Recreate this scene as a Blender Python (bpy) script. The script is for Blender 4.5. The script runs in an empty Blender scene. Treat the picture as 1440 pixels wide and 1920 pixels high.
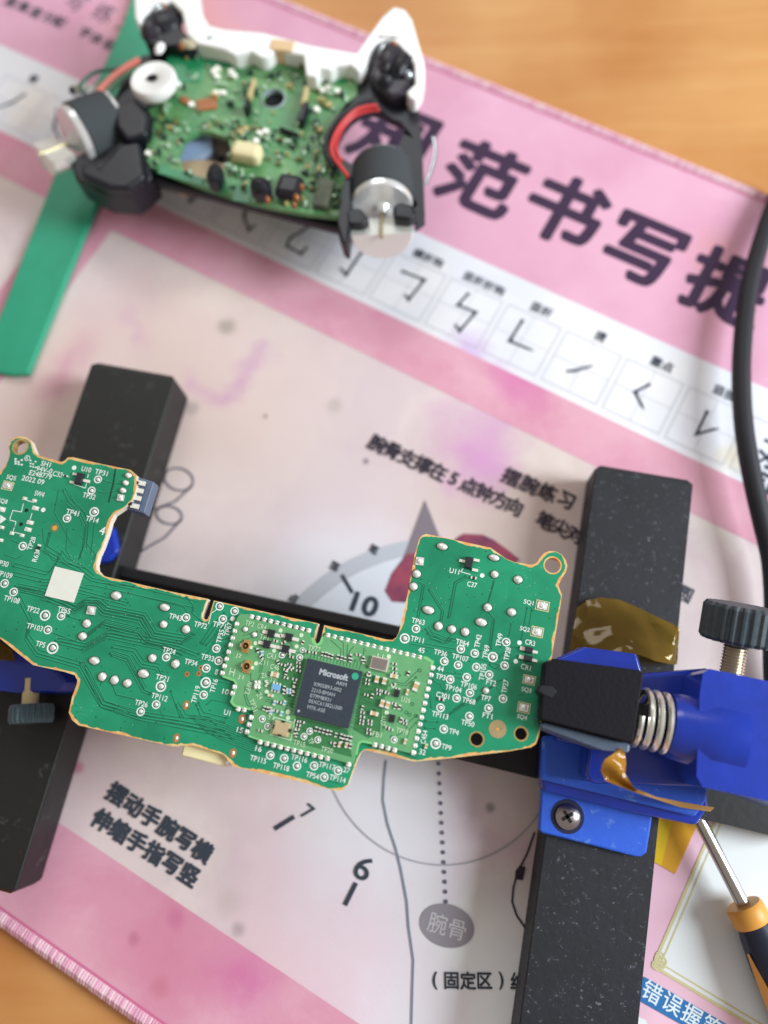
import bpy, math, random
from mathutils import Vector, Matrix, noise
from mathutils.geometry import tessellate_polygon
random.seed(7)
scn = bpy.context.scene
COL = scn.collection

# ------------------------------------------------------------------ camera
F = 1443.0                      # focal length in pixels of the 1440x1920 frame
CH = 0.170                      # camera height above the mat
Zc = Vector((-.0553, .2714, .9608)).normalized()
Xc = (Vector((1, 0, 0)) - Zc * Zc.x).normalized()
Yc = Zc.cross(Xc)
R = Matrix((Xc, Yc, Zc))        # camera -> world
cam_d = bpy.data.cameras.new('camera')
cam = bpy.data.objects.new('camera', cam_d); COL.objects.link(cam)
cam.matrix_world = Matrix.Translation((0, 0, CH)) @ R.to_4x4()
cam_d.sensor_fit = 'VERTICAL'; cam_d.sensor_height = 34.6; cam_d.sensor_width = 26
cam_d.lens = 34.6 * F / 1920
cam_d.clip_start = .005; cam_d.clip_end = 20
cam_d.dof.use_dof = True; cam_d.dof.focus_distance = .1395; cam_d.dof.aperture_fstop = 6.6
scn.camera = cam

# ------------------------------------------------------------------ light
w = bpy.data.worlds.new('World'); scn.world = w; w.use_nodes = True
bg = w.node_tree.nodes['Background']; bg.inputs[0].default_value = (1.0, .87, .76, 1); bg.inputs[1].default_value = .36
def area(name, loc, target, size, size_y, power, col):
    d = bpy.data.lights.new(name, 'AREA'); d.shape = 'RECTANGLE'; d.size = size; d.size_y = size_y
    d.energy = power; d.color = col
    o = bpy.data.objects.new(name, d); COL.objects.link(o); o.location = loc
    o.rotation_euler = (Vector(target) - Vector(loc)).to_track_quat('-Z', 'Y').to_euler()
    return o
area('window_light', (.60, .0, .40), (0, 0, 0), .24, .34, 6.7, (.86, .95, 1.0))
area('added_highlight_lamp', (-.15, .75, .75), (0, 0, 0), .5, .3, 2.6, (.95, .98, 1.0))  # added lamp, no known source; gives the metal highlights from above
vs = scn.view_settings; vs.view_transform = 'Standard'; vs.look = 'None'; vs.exposure = .06; vs.gamma = 1

# ------------------------------------------------------------------ helpers
def P(px, py, z=0.0):
    d = R @ Vector(((px - 720) / F, -(py - 960) / F, -1))
    t = (z - CH) / d.z
    return Vector((d.x * t, d.y * t, z))
def P2(px, py, z=0.0):
    p = P(px, py, z); return (p.x, p.y)
def PL(pts, z): return [P2(x, y, z) for x, y in pts]
def scale_at(px, py, z): return (P(px + 1, py, z) - P(px - 1, py, z)).length / 2

def lin(c):
    return tuple(((v / 255) / 12.92 if v <= 10 else ((v / 255 + .055) / 1.055) ** 2.4) for v in c)

MATS = {}
def M(name, col, rough=.5, metal=0.0, var=.0, vscale=200, bump=0.0, bscale=2000, spec=.5, coat=0.0, col2=None, speck=None, trans=0.0, alpha=1.0, lo=.3, hi=.7):
    """procedural material; col in 0-255 display values of the bare surface"""
    m = bpy.data.materials.new(name); m.use_nodes = True; MATS[name] = m
    nt = m.node_tree; n = nt.nodes; b = n['Principled BSDF']
    c = lin(col)
    b.inputs['Base Color'].default_value = (*c, 1); b.inputs['Roughness'].default_value = rough
    b.inputs['Metallic'].default_value = metal; b.inputs['Specular IOR Level'].default_value = spec
    b.inputs['Coat Weight'].default_value = coat; b.inputs['Coat Roughness'].default_value = .15
    b.inputs['Transmission Weight'].default_value = trans; b.inputs['Alpha'].default_value = alpha
    tc = n.new('ShaderNodeTexCoord')
    last = None
    if var > 0 or col2:
        nz = n.new('ShaderNodeTexNoise'); nz.inputs['Scale'].default_value = vscale; nz.inputs['Detail'].default_value = 5
        nz.inputs['Roughness'].default_value = .6
        nt.links.new(tc.outputs['Object'], nz.inputs['Vector'])
        rp = n.new('ShaderNodeValToRGB'); rp.color_ramp.elements[0].position = lo; rp.color_ramp.elements[1].position = hi
        c2 = lin(col2) if col2 else tuple(v * (1 - var) for v in c)
        c1 = c if col2 else tuple(min(1, v * (1 + var)) for v in c)
        rp.color_ramp.elements[0].color = (*c2, 1); rp.color_ramp.elements[1].color = (*c1, 1)
        nt.links.new(nz.outputs['Fac'], rp.inputs['Fac']); last = rp.outputs['Color']
    if speck:
        scol, sscale, thr = speck
        nz = n.new('ShaderNodeTexNoise'); nz.inputs['Scale'].default_value = sscale; nz.inputs['Detail'].default_value = 8
        nz.inputs['Roughness'].default_value = .75
        nt.links.new(tc.outputs['Object'], nz.inputs['Vector'])
        rp = n.new('ShaderNodeValToRGB'); rp.color_ramp.elements[0].position = thr; rp.color_ramp.elements[1].position = thr + .12
        nt.links.new(nz.outputs['Fac'], rp.inputs['Fac'])
        mx = n.new('ShaderNodeMixRGB'); mx.inputs[1].default_value = (*c, 1); mx.inputs[2].default_value = (*lin(scol), 1)
        if last: nt.links.new(last, mx.inputs[1])
        nt.links.new(rp.outputs['Color'], mx.inputs[0]); last = mx.outputs[0]
    if last: nt.links.new(last, b.inputs['Base Color'])
    if bump > 0:
        nz = n.new('ShaderNodeTexNoise'); nz.inputs['Scale'].default_value = bscale; nz.inputs['Detail'].default_value = 4
        nt.links.new(tc.outputs['Object'], nz.inputs['Vector'])
        bp = n.new('ShaderNodeBump'); bp.inputs['Strength'].default_value = bump; bp.inputs['Distance'].default_value = .0002
        nt.links.new(nz.outputs['Fac'], bp.inputs['Height']); nt.links.new(bp.outputs['Normal'], b.inputs['Normal'])
    return m

class MB:
    def __init__(s): s.v = []; s.f = []; s.m = []
    def add(s, vs_, fs, mi=0):
        o = len(s.v); s.v += [tuple(p) for p in vs_]
        for f in fs: s.f.append(tuple(i + o for i in f)); s.m.append(mi)
    def prism(s, outer, z0, z1, holes=(), mi=0, smi=None):
        smi = mi if smi is None else smi
        loops = [list(outer)] + [list(h) for h in holes]
        def ar(l): return sum(l[i][0] * l[(i + 1) % len(l)][1] - l[(i + 1) % len(l)][0] * l[i][1] for i in range(len(l)))
        if ar(loops[0]) < 0: loops[0].reverse()
        for h in loops[1:]:
            if ar(h) > 0: h.reverse()
        tris = tessellate_polygon([[Vector((x, y, 0)) for x, y in l] for l in loops])
        flat = [p for l in loops for p in l]; n = len(flat)
        top = [(x, y, z1) for x, y in flat]; bot = [(x, y, z0) for x, y in flat]
        fs = []
        for t in tris:
            a, b, c = (flat[i] for i in t)
            cr = (b[0] - a[0]) * (c[1] - a[1]) - (b[1] - a[1]) * (c[0] - a[0])
            if abs(cr) < 1e-16: continue
            fs.append(tuple(t) if cr > 0 else tuple(reversed(t)))
        s.add(top, fs, mi)
        if z0 < z1:
            s.add(bot, [tuple(reversed(f)) for f in fs], smi)
            o = 0
            for l in loops:
                k = len(l)
                vs_ = [(x, y, z0) for x, y in l] + [(x, y, z1) for x, y in l]
                s.add(vs_, [(i, (i + 1) % k, k + (i + 1) % k, k + i) for i in range(k)], smi)
                o += k
    def box(s, c, hx, hy, hz, ax=None, mi=0):
        c = Vector(c); ax = ax or Matrix.Identity(3)
        X, Y, Z = ax.col[0] * hx, ax.col[1] * hy, ax.col[2] * hz
        vs_ = [c + i * X + j * Y + k * Z for k in (-1, 1) for j in (-1, 1) for i in (-1, 1)]
        s.add(vs_, [(0, 2, 3, 1), (4, 5, 7, 6), (0, 1, 5, 4), (2, 6, 7, 3), (0, 4, 6, 2), (1, 3, 7, 5)], mi)
    def lathe(s, prof, base, axis, n=32, mi=0, ang=(0, 2 * math.pi), xref=None, rfun=None, cap=True):
        """prof: (radius, height) along axis from base"""
        a = Vector(axis).normalized()
        x = Vector(xref) if xref else (Vector((0, 0, 1)) if abs(a.z) < .9 else Vector((1, 0, 0)))
        x = (x - a * x.dot(a)).normalized(); y = a.cross(x)
        full = abs(ang[1] - ang[0] - 2 * math.pi) < 1e-6
        k = n if full else n + 1
        vs_ = []
        for r, h in prof:
            for i in range(k):
                t = ang[0] + (ang[1] - ang[0]) * i / n
                rr = r * (rfun(i) if rfun else 1)
                vs_.append(Vector(base) + a * h + x * (rr * math.cos(t)) + y * (rr * math.sin(t)))
        fs = []
        for j in range(len(prof) - 1):
            for i in range(n):
                i2 = (i + 1) % k
                fs.append((j * k + i, j * k + i2, (j + 1) * k + i2, (j + 1) * k + i))
        if full and not cap: pass
        elif full:
            if prof[0][0] > 1e-7: fs.append(tuple(reversed(range(k))))
            if prof[-1][0] > 1e-7: fs.append(tuple((len(prof) - 1) * k + i for i in range(k)))
        else:
            m_ = len(prof)
            fs.append(tuple([0] + [j * k for j in range(1, m_)] + [j * k + n for j in range(m_ - 1, -1, -1)]))
            fs.append(tuple(reversed(range(k)))); fs.append(tuple((m_ - 1) * k + i for i in range(k)))
        s.add(vs_, fs, mi)
    def tube(s, path, r, n=10, mi=0, cap=True, rfun=None):
        pts = [Vector(p) for p in path]; k = len(pts); vs_ = []
        up = Vector((0, 0, 1)); prev = None
        for i, p in enumerate(pts):
            t = (pts[min(i + 1, k - 1)] - pts[max(i - 1, 0)]).normalized()
            if prev is None:
                x = up.cross(t)
                if x.length < .1: x = Vector((1, 0, 0)).cross(t)
            else: x = prev - t * prev.dot(t)
            x.normalize(); prev = x; y = t.cross(x)
            rr = r * (rfun(i / (k - 1)) if rfun else 1)
            vs_ += [p + x * (rr * math.cos(2 * math.pi * j / n)) + y * (rr * math.sin(2 * math.pi * j / n)) for j in range(n)]
        fs = [(i * n + j, i * n + (j + 1) % n, (i + 1) * n + (j + 1) % n, (i + 1) * n + j) for i in range(k - 1) for j in range(n)]
        if cap: fs += [tuple(reversed(range(n))), tuple((k - 1) * n + j for j in range(n))]
        s.add(vs_, fs, mi)
    def ribbon(s, pts2, wd, z, mi=0, closed=False):
        """flat line of world points, width wd (or list)"""
        k = len(pts2); ws = wd if isinstance(wd, (list, tuple)) else [wd] * k
        vs_ = []
        P_ = [Vector((p[0], p[1])) for p in pts2]
        for i in range(k):
            a = P_[(i - 1) % k] if (closed or i > 0) else P_[i]; b = P_[(i + 1) % k] if (closed or i < k - 1) else P_[i]
            d1 = (P_[i] - a); d2 = (b - P_[i])
            d1 = d1.normalized() if d1.length > 1e-9 else d2.normalized()
            d2 = d2.normalized() if d2.length > 1e-9 else d1
            t = (d1 + d2); t = t.normalized() if t.length > 1e-6 else d1
            nn = Vector((-t.y, t.x)); sc = 1 / max(.55, abs(nn.dot(Vector((-d1.y, d1.x)))))
            h = nn * (ws[i] / 2 * sc)
            vs_ += [(P_[i].x + h.x, P_[i].y + h.y, z), (P_[i].x - h.x, P_[i].y - h.y, z)]
        fs = [(2 * i + 1, (2 * i + 3) % (2 * k), (2 * i + 2) % (2 * k), 2 * i) for i in range(k if closed else k - 1)]
        s.add(vs_, fs, mi)
    def disc(s, c, r, z, n=20, mi=0, r2=None, rot=0):
        r2 = r2 or r; cr, sr = math.cos(rot), math.sin(rot)
        vs_ = []
        for i in range(n):
            a = 2 * math.pi * i / n; x, y = r * math.cos(a), r2 * math.sin(a)
            vs_.append((c[0] + x * cr - y * sr, c[1] + x * sr + y * cr, z))
        s.add(vs_, [tuple(range(n))], mi)
    def ring(s, c, r0, r1, z, n=24, mi=0, a0=0, a1=2 * math.pi):
        vs_ = []
        for i in range(n + 1):
            a = a0 + (a1 - a0) * i / n
            for r in (r0, r1): vs_.append((c[0] + r * math.cos(a), c[1] + r * math.sin(a), z))
        s.add(vs_, [(2 * i, 2 * i + 1, 2 * i + 3, 2 * i + 2) for i in range(n)], mi)
    def dome(s, c, rx, ry, h, n=14, rings=4, mi=0, rot=0, power=1.0, rough=0):
        vs_ = []; cr, sr = math.cos(rot), math.sin(rot)
        for j in range(rings):
            t = j / rings * math.pi / 2
            for i in range(n):
                a = 2 * math.pi * i / n
                k = 1 + (random.uniform(-rough, rough) if rough else 0)
                x, y = rx * math.cos(a) * math.cos(t) * k, ry * math.sin(a) * math.cos(t) * k
                vs_.append((c[0] + x * cr - y * sr, c[1] + x * sr + y * cr, c[2] + h * math.sin(t)))
        vs_.append((c[0], c[1], c[2] + h))
        fs = [(j * n + i, j * n + (i + 1) % n, (j + 1) * n + (i + 1) % n, (j + 1) * n + i) for j in range(rings - 1) for i in range(n)]
        fs += [((rings - 1) * n + i, (rings - 1) * n + (i + 1) % n, rings * n) for i in range(n)]
        s.add(vs_, fs, mi)
    def mesh(s, name, mats, smooth=False):
        me = bpy.data.meshes.new(name); me.from_pydata(s.v, [], s.f)
        for m in mats: me.materials.append(m)
        me.polygons.foreach_set('material_index', s.m)
        me.validate(); me.update()
        if smooth:
            me.polygons.foreach_set('use_smooth', [True] * len(me.polygons))
            me.set_sharp_from_angle(angle=math.radians(38))
        return me

WO = {}
def link(name, me, parent=None, loc=(0, 0, 0), rotz=0, scale=None):
    o = bpy.data.objects.new(name, me); COL.objects.link(o)
    loc = Vector(loc)
    if parent is not None:
        o.parent = parent; o.location = loc - WO[parent]
    else: o.location = loc
    WO[o] = loc
    if rotz: o.rotation_euler = (0, 0, rotz)
    if scale: o.scale = scale
    return o
def part(name, mb, mats, parent=None, bevel=0, smooth=False, seg=2, label=None, kind=None):
    o = link(name, mb.mesh(name, mats if isinstance(mats, (list, tuple)) else [mats], smooth or bevel > 0), parent)
    if bevel:
        # weld the prism seams so that the bevel has shared edges
        wd = o.modifiers.new('weld', 'WELD'); wd.merge_threshold = 1e-6
        bv = o.modifiers.new('bevel', 'BEVEL'); bv.width = bevel; bv.segments = seg; bv.limit_method = 'ANGLE'; bv.angle_limit = math.radians(40)
        bv.use_clamp_overlap = True; bv.harden_normals = True
    if label: o['label'] = label
    if kind: o['kind'] = kind
    return o
def thing(name, label, cat, loc, group=None, kind=None):
    o = bpy.data.objects.new(name, None); COL.objects.link(o); o.location = loc; o.empty_display_size = .005
    o['label'] = label; o['category'] = cat
    if group: o['group'] = group
    WO[o] = Vector(loc); return o

# ---- lettering
_cv = bpy.data.curves.new('lettering', 'FONT'); _cv.size = 1
_to = bpy.data.objects.new('lettering', _cv); COL.objects.link(_to)
_cache = {}
def glyphs(txt, bold=0.0, spacing=1.0):
    k = (txt, bold, spacing)
    if k not in _cache:
        _cv.body = txt; _cv.offset = bold; _cv.space_character = spacing; _cv.resolution_u = 3
        dg = bpy.context.evaluated_depsgraph_get(); dg.update()
        me = bpy.data.meshes.new_from_object(_to.evaluated_get(dg))
        vs_ = [(v.co.x, v.co.y) for v in me.vertices]; fs = [tuple(p.vertices) for p in me.polygons]
        bpy.data.meshes.remove(me)
        x0 = min(v[0] for v in vs_); x1 = max(v[0] for v in vs_); y0 = min(v[1] for v in vs_); y1 = max(v[1] for v in vs_)
        _cache[k] = (vs_, fs, x0, x1, y0, y1)
    return _cache[k]
def text(mb, txt, c, z, ux, h=None, w=None, size=None, bold=0, mi=0, spacing=1.0, vy=None, shear=0):
    """text centred on world point c, baseline along unit vector ux"""
    if bold > 0:
        e_ = bold * (size if size else h / .74)
        for k_ in range(8):
            a_ = k_ * math.pi / 4
            text(mb, txt, (c[0] + e_ * math.cos(a_), c[1] + e_ * math.sin(a_)), z + 4e-7 * (k_ + 1), ux, h, w, size, 0, mi, spacing, vy, shear)
    vs_, fs, x0, x1, y0, y1 = glyphs(txt, 0, spacing)
    sy = size if size else h / (y1 - y0); sx = (w / (x1 - x0)) if w else sy
    ux = Vector((ux[0], ux[1])).normalized(); uy = vy if vy else Vector((-ux.y, ux.x))
    cx, cy = (x0 + x1) / 2, (y0 + y1) / 2
    out = []
    for x, y in vs_:
        a = (x - cx) * sx + (y - cy) * sy * shear; b = (y - cy) * sy
        out.append((c[0] + ux.x * a + uy.x * b, c[1] + ux.y * a + uy.y * b, z))
    fl = []
    for f in fs:
        a, b, d = (out[i] for i in f[:3]); cr = (b[0] - a[0]) * (d[1] - a[1]) - (b[1] - a[1]) * (d[0] - a[0])
        fl.append(f if cr > 0 else tuple(reversed(f)))
    mb.add(out, fl, mi)

# ================================================================== TABLE
def wood_material():
    m = M('wood', (205, 140, 78), rough=.42, spec=.35)
    nt = m.node_tree; n = nt.nodes; b = n['Principled BSDF']
    tc = n.new('ShaderNodeTexCoord'); mp = n.new('ShaderNodeMapping'); mp.inputs['Scale'].default_value = (6, 60, 6); mp.inputs['Rotation'].default_value = (0, 0, .45)
    nt.links.new(tc.outputs['Object'], mp.inputs['Vector'])
    nz = n.new('ShaderNodeTexNoise'); nz.inputs['Scale'].default_value = 3; nz.inputs['Detail'].default_value = 7; nz.inputs['Distortion'].default_value = .6
    nt.links.new(mp.outputs['Vector'], nz.inputs['Vector'])
    rp = n.new('ShaderNodeValToRGB'); e = rp.color_ramp.elements
    e[0].position = .25; e[0].color = (*lin((208, 150, 92)), 1); e[1].position = .75; e[1].color = (*lin((216, 164, 106)), 1)
    nt.links.new(nz.outputs['Fac'], rp.inputs['Fac'])
    n2 = n.new('ShaderNodeTexNoise'); n2.inputs['Scale'].default_value = 14; n2.inputs['Detail'].default_value = 4
    nt.links.new(tc.outputs['Object'], n2.inputs['Vector'])
    r2 = n.new('ShaderNodeValToRGB'); r2.color_ramp.elements[0].position = .35; r2.color_ramp.elements[1].position = .6
    r2.color_ramp.elements[0].color = (*lin((228, 206, 184)), 1)
    nt.links.new(n2.outputs['Fac'], r2.inputs['Fac'])
    mx = n.new('ShaderNodeMixRGB'); mx.blend_type = 'MULTIPLY'; mx.inputs[0].default_value = 1
    nt.links.new(rp.outputs['Color'], mx.inputs[1]); nt.links.new(r2.outputs['Color'], mx.inputs[2])
    nt.links.new(mx.outputs[0], b.inputs['Base Color'])
    return m
mb = MB(); mb.prism([(-.7, -.6), (.7, -.6), (.7, .7), (-.7, .7)], -.03, -.0032)
o = part('tabletop', mb, wood_material(), bevel=.003); o['kind'] = 'structure'

# ================================================================== WRITING MAT
U = ((P(1440, 365) - P(780, 100)).normalized() + (P(243, 1907) - P(0, 1734)).normalized()).normalized()
U2 = Vector((U.x, U.y)); V2 = Vector((U2.y, -U2.x))            # V points down the picture
def uv(px, py, z=0): p = P(px, py, z); q = Vector((p.x, p.y)); return q.dot(U2), q.dot(V2)
def W(u, v): q = U2 * u + V2 * v; return (q.x, q.y)
def vavg(*pts): return sum(uv(*p)[1] for p in pts) / len(pts)
v_top = vavg((780, 100), (1110, 232), (1440, 365)); v_s0 = vavg((788, 440), (1440, 723), (0, 87)); v_s1 = vavg((760, 610), (1232, 818), (0, 250))
v_b1 = vavg((240, 446), (860, 750)); v_b2 = vavg((132, 1560), (500, 1800)); v_bot = vavg((0, 1734), (243, 1907))
UL, UR = -.27, .30
mat = thing('writing_mat', 'pink rubber desk mat printed with Chinese handwriting practice charts lying on the wooden table', 'desk mat', (0, 0, -.003))

def stain_and_shade_material(name, base, stains, spots, rough=.55, var=None, veins=()):
    """printed watercolour stains, plus shade and brightness painted as spots: distance fields distorted by noise; all in object space"""
    m = M(name, base, rough=rough, spec=.25)
    nt = m.node_tree; n = nt.nodes; b = n['Principled BSDF']
    tc = n.new('ShaderNodeTexCoord')
    nz = n.new('ShaderNodeTexNoise'); nz.inputs['Scale'].default_value = 26; nz.inputs['Detail'].default_value = 6; nz.inputs['Roughness'].default_value = .62
    nt.links.new(tc.outputs['Object'], nz.inputs['Vector'])
    sub = n.new('ShaderNodeVectorMath'); sub.operation = 'SUBTRACT'; sub.inputs[1].default_value = (.5, .5, .5)
    nt.links.new(nz.outputs['Color'], sub.inputs[0])
    sc = n.new('ShaderNodeVectorMath'); sc.operation = 'SCALE'; sc.inputs['Scale'].default_value = .05
    nt.links.new(sub.outputs[0], sc.inputs[0])
    wp = n.new('ShaderNodeVectorMath'); wp.operation = 'ADD'; nt.links.new(tc.outputs['Object'], wp.inputs[0]); nt.links.new(sc.outputs[0], wp.inputs[1])
    # soft mottling
    n2 = n.new('ShaderNodeTexNoise'); n2.inputs['Scale'].default_value = 34; n2.inputs['Detail'].default_value = 6
    nt.links.new(wp.outputs[0], n2.inputs['Vector'])
    rp = n.new('ShaderNodeValToRGB'); e = rp.color_ramp.elements; e[0].position = .36; e[1].position = .66
    e[0].color = (*lin(var[0] if var else base), 1); e[1].color = (*lin(var[1] if var else base), 1)
    nt.links.new(n2.outputs['Fac'], rp.inputs['Fac']); last = rp.outputs['Color']
    if stains:                                           # veins of pink ink
        wv = n.new('ShaderNodeTexVoronoi'); wv.feature = 'DISTANCE_TO_EDGE'; wv.inputs['Scale'].default_value = stains[1]
        nt.links.new(wp.outputs[0], wv.inputs['Vector'])
        r3 = n.new('ShaderNodeValToRGB'); e = r3.color_ramp.elements; e[0].position = 0.0; e[0].color = (1, 1, 1, 1); e[1].position = .085; e[1].color = (0, 0, 0, 1)
        nt.links.new(wv.outputs['Distance'], r3.inputs['Fac'])
        n3 = n.new('ShaderNodeTexNoise'); n3.inputs['Scale'].default_value = 17; n3.inputs['Detail'].default_value = 3; nt.links.new(tc.outputs['Object'], n3.inputs['Vector'])
        r4 = n.new('ShaderNodeValToRGB'); r4.color_ramp.elements[0].position = .50; r4.color_ramp.elements[1].position = .66; nt.links.new(n3.outputs['Fac'], r4.inputs['Fac'])
        mu = n.new('ShaderNodeMath'); mu.operation = 'MULTIPLY'; nt.links.new(r3.outputs['Color'], mu.inputs[0]); nt.links.new(r4.outputs['Color'], mu.inputs[1])
        m2 = n.new('ShaderNodeMath'); m2.operation = 'MULTIPLY'; m2.inputs[1].default_value = stains[2]; nt.links.new(mu.outputs[0], m2.inputs[0])
        mx = n.new('ShaderNodeMixRGB'); nt.links.new(m2.outputs[0], mx.inputs[0]); nt.links.new(last, mx.inputs[1]); mx.inputs[2].default_value = (*lin(stains[0]), 1)
        last = mx.outputs[0]
    for (px, py, r, col, amt, dist) in list(spots) + list(veins):
        p = P(px, py, 0)
        d = n.new('ShaderNodeVectorMath'); d.operation = 'DISTANCE'; d.inputs[1].default_value = p
        # blobs use the noise-warped coordinates so that their edge is irregular
        if dist: 
            s2 = n.new('ShaderNodeVectorMath'); s2.operation = 'SCALE'; s2.inputs['Scale'].default_value = dist; nt.links.new(sub.outputs[0], s2.inputs[0])
            a2 = n.new('ShaderNodeVectorMath'); a2.operation = 'ADD'; nt.links.new(tc.outputs['Object'], a2.inputs[0]); nt.links.new(s2.outputs[0], a2.inputs[1])
            nt.links.new(a2.outputs[0], d.inputs[0])
        else: nt.links.new(tc.outputs['Object'], d.inputs[0])
        mr = n.new('ShaderNodeMapRange'); mr.interpolation_type = 'SMOOTHSTEP'
        mr.inputs['From Min'].default_value = r * .15; mr.inputs['From Max'].default_value = r; mr.inputs['To Min'].default_value = amt; mr.inputs['To Max'].default_value = 0
        nt.links.new(d.outputs['Value'], mr.inputs['Value'])
        mx = n.new('ShaderNodeMixRGB'); nt.links.new(mr.outputs[0], mx.inputs[0]); nt.links.new(last, mx.inputs[1]); mx.inputs[2].default_value = (*lin(col), 1)
        last = mx.outputs[0]
    nt.links.new(last, b.inputs['Base Color'])
    nb = n.new('ShaderNodeTexNoise'); nb.inputs['Scale'].default_value = 2600; nb.inputs['Detail'].default_value = 2
    nt.links.new(tc.outputs['Object'], nb.inputs['Vector'])
    bp = n.new('ShaderNodeBump'); bp.inputs['Strength'].default_value = .25; bp.inputs['Distance'].default_value = .0001
    nt.links.new(nb.outputs['Fac'], bp.inputs['Height']); nt.links.new(bp.outputs['Normal'], b.inputs['Normal'])
    return m
PURP = (196, 120, 190); ROSE = (205, 120, 150); GREY = (150, 140, 128)
VEINS = []
def vein(pts, r, amt, col):
    for (x0, y0), (x1, y1) in zip(pts, pts[1:]):
        n_ = max(1, int(math.hypot(x1 - x0, y1 - y0) / 9))
        for i in range(n_): VEINS.append((x0 + (x1 - x0) * i / n_, y0 + (y1 - y0) * i / n_, r * random.uniform(.6, 1.5), col, amt * random.uniform(.4, 1.1), .028))
vein([(225, 575), (250, 590), (262, 625), (250, 660), (235, 672)], .0036, .12, PURP)
vein([(345, 700), (380, 722), (408, 742), (430, 735), (450, 702), (480, 668), (505, 648), (518, 625)], .0040, .15, PURP)
vein([(150, 640), (128, 672), (118, 700), (100, 730)], 0.0060, .12, (196, 100, 150))
vein([(905, 740), (920, 800), (905, 860), (915, 930)], .0055, .12, (214, 150, 205))
m_pale = stain_and_shade_material('shaded_pale_print', (226, 214, 216), ((206, 140, 190), 16, .55),
    [(130, 690, .012, (206, 140, 172), .45, .03), (300, 660, .035, (222, 190, 204), .45, .05), (420, 720, .03, (220, 190, 210), .4, .05), (60, 1500, .03, (222, 190, 200), .5, .05), (600, 1780, .03, (226, 184, 198), .6, .06), (500, 1620, .02, (226, 196, 208), .45, .05), (200, 560, .022, (228, 196, 204), .5, .06), (700, 700, .03, (218, 192, 204), .4, .06), (560, 900, .05, (210, 194, 198), .5, .05), (330, 720, .05, (228, 204, 188), .6, .05), (60, 640, .02, (232, 200, 190), .6, .04), (880, 860, .005, PURP, .4, .02), (910, 930, .008, (214, 160, 205), .4, .03), (700, 1000, .03, (222, 206, 214), .5, .04), (950, 960, .035, (204, 182, 170), .55, .05), (60, 800, .02, (214, 184, 172), .6, .04), (620, 1150, .03, (226, 230, 240), .7, .02), (860, 1850, .035, (240, 244, 248), .9, .02), (760, 1500, .03, (228, 228, 236), .8, .02),  # peach-brown spots paint shade beside the bars; lower-right white paints bright light
     (430, 610, .0035, GREY, .6, .006), (625, 760, .003, GREY, .3, .008), (890, 800, .014, (214, 150, 200), .45, .05), (905, 880, .012, (214, 150, 205), .5, .05),
     (360, 765, .003, (150, 140, 140), .5, .006), (685, 865, .0012, (110, 100, 110), .8, .002), (497, 780, .001, (120, 110, 115), .6, .001),
     (920, 1515, .0015, (110, 110, 110), .7, .002), (145, 1440, .002, ROSE, .8, .002), (720, 1830, .02, (222, 190, 215), .7, .05),
     (640, 1700, .022, (225, 190, 205), .6, .05), (560, 1700, .02, (228, 200, 208), .6, .05), (447, 1735, .0022, (130, 120, 120), .5, .005),
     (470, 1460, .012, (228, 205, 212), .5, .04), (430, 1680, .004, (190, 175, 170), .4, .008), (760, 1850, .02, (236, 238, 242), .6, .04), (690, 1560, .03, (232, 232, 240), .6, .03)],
    var=((216, 198, 200), (236, 222, 218)), veins=VEINS)
m_white = stain_and_shade_material('chart_white', (236, 234, 238), None, [(1385, 850, .006, (225, 210, 175), .7, .01), (875, 648, .007, (205, 160, 225), .6, .02), (930, 690, .006, (215, 170, 225), .4, .02), (55, 190, .012, (228, 216, 205), .7, .02)], var=((226, 228, 238), (242, 240, 242)))
m_pink = stain_and_shade_material('pink_print', (232, 172, 196), ((212, 120, 150), 12, .35), [(300, 1760, .02, (205, 120, 150), .6, .04), (450, 1810, .012, (205, 105, 160), .75, .03), (250, 1760, .002, (170, 90, 120), .4, .003), (975, 705, .012, (214, 120, 175), .8, .03), (300, 1850, .003, (190, 105, 120), .4, .004), (330, 1720, .003, (190, 95, 140), .4, .004)], var=((216, 148, 172), (230, 178, 194)))
m_head = stain_and_shade_material('header_pink', (234, 178, 206), None, [(1340, 480, .008, (225, 160, 160), .5, .03), (1350, 600, .008, (230, 165, 165), .5, .03), (330, 50, .03, (232, 160, 150), .6, .05), (120, 340, .006, (235, 165, 140), .5, .02)], var=((222, 164, 190), (232, 180, 204)))
mb = MB()
corner = []
for (u, v, su, sv) in ((UL, v_top, -1, -1), (UR, v_top, 1, -1), (UR, v_bot, 1, 1), (UL, v_bot, -1, 1)):
    r = .012; cu, cv = u - su * r, v - sv * r
    aa = {(-1, -1): 180, (1, -1): 270, (1, 1): 0, (-1, 1): 90}[(su, sv)]
    for i in range(7):
        a = math.radians(aa + 15 * i); corner.append(W(cu + r * math.cos(a), cv + r * math.sin(a)))
mb.prism(corner, -.003, 0)
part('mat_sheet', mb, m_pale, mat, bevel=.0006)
def uvrect(mbx, u0, u1, v0, v1, z, mi=0): mbx.prism([W(u0, v0), W(u1, v0), W(u1, v1), W(u0, v1)], z, z, mi=mi)
E1 = .00005
mb = MB(); uvrect(mb, UL + .003, UR - .003, v_top + .0016, v_s0, E1); part('header_band', mb, m_head, mat)
mb = MB(); uvrect(mb, UL + .003, UR - .003, v_s0, v_s1, E1); part('stroke_chart_strip', mb, m_white, mat)
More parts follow.
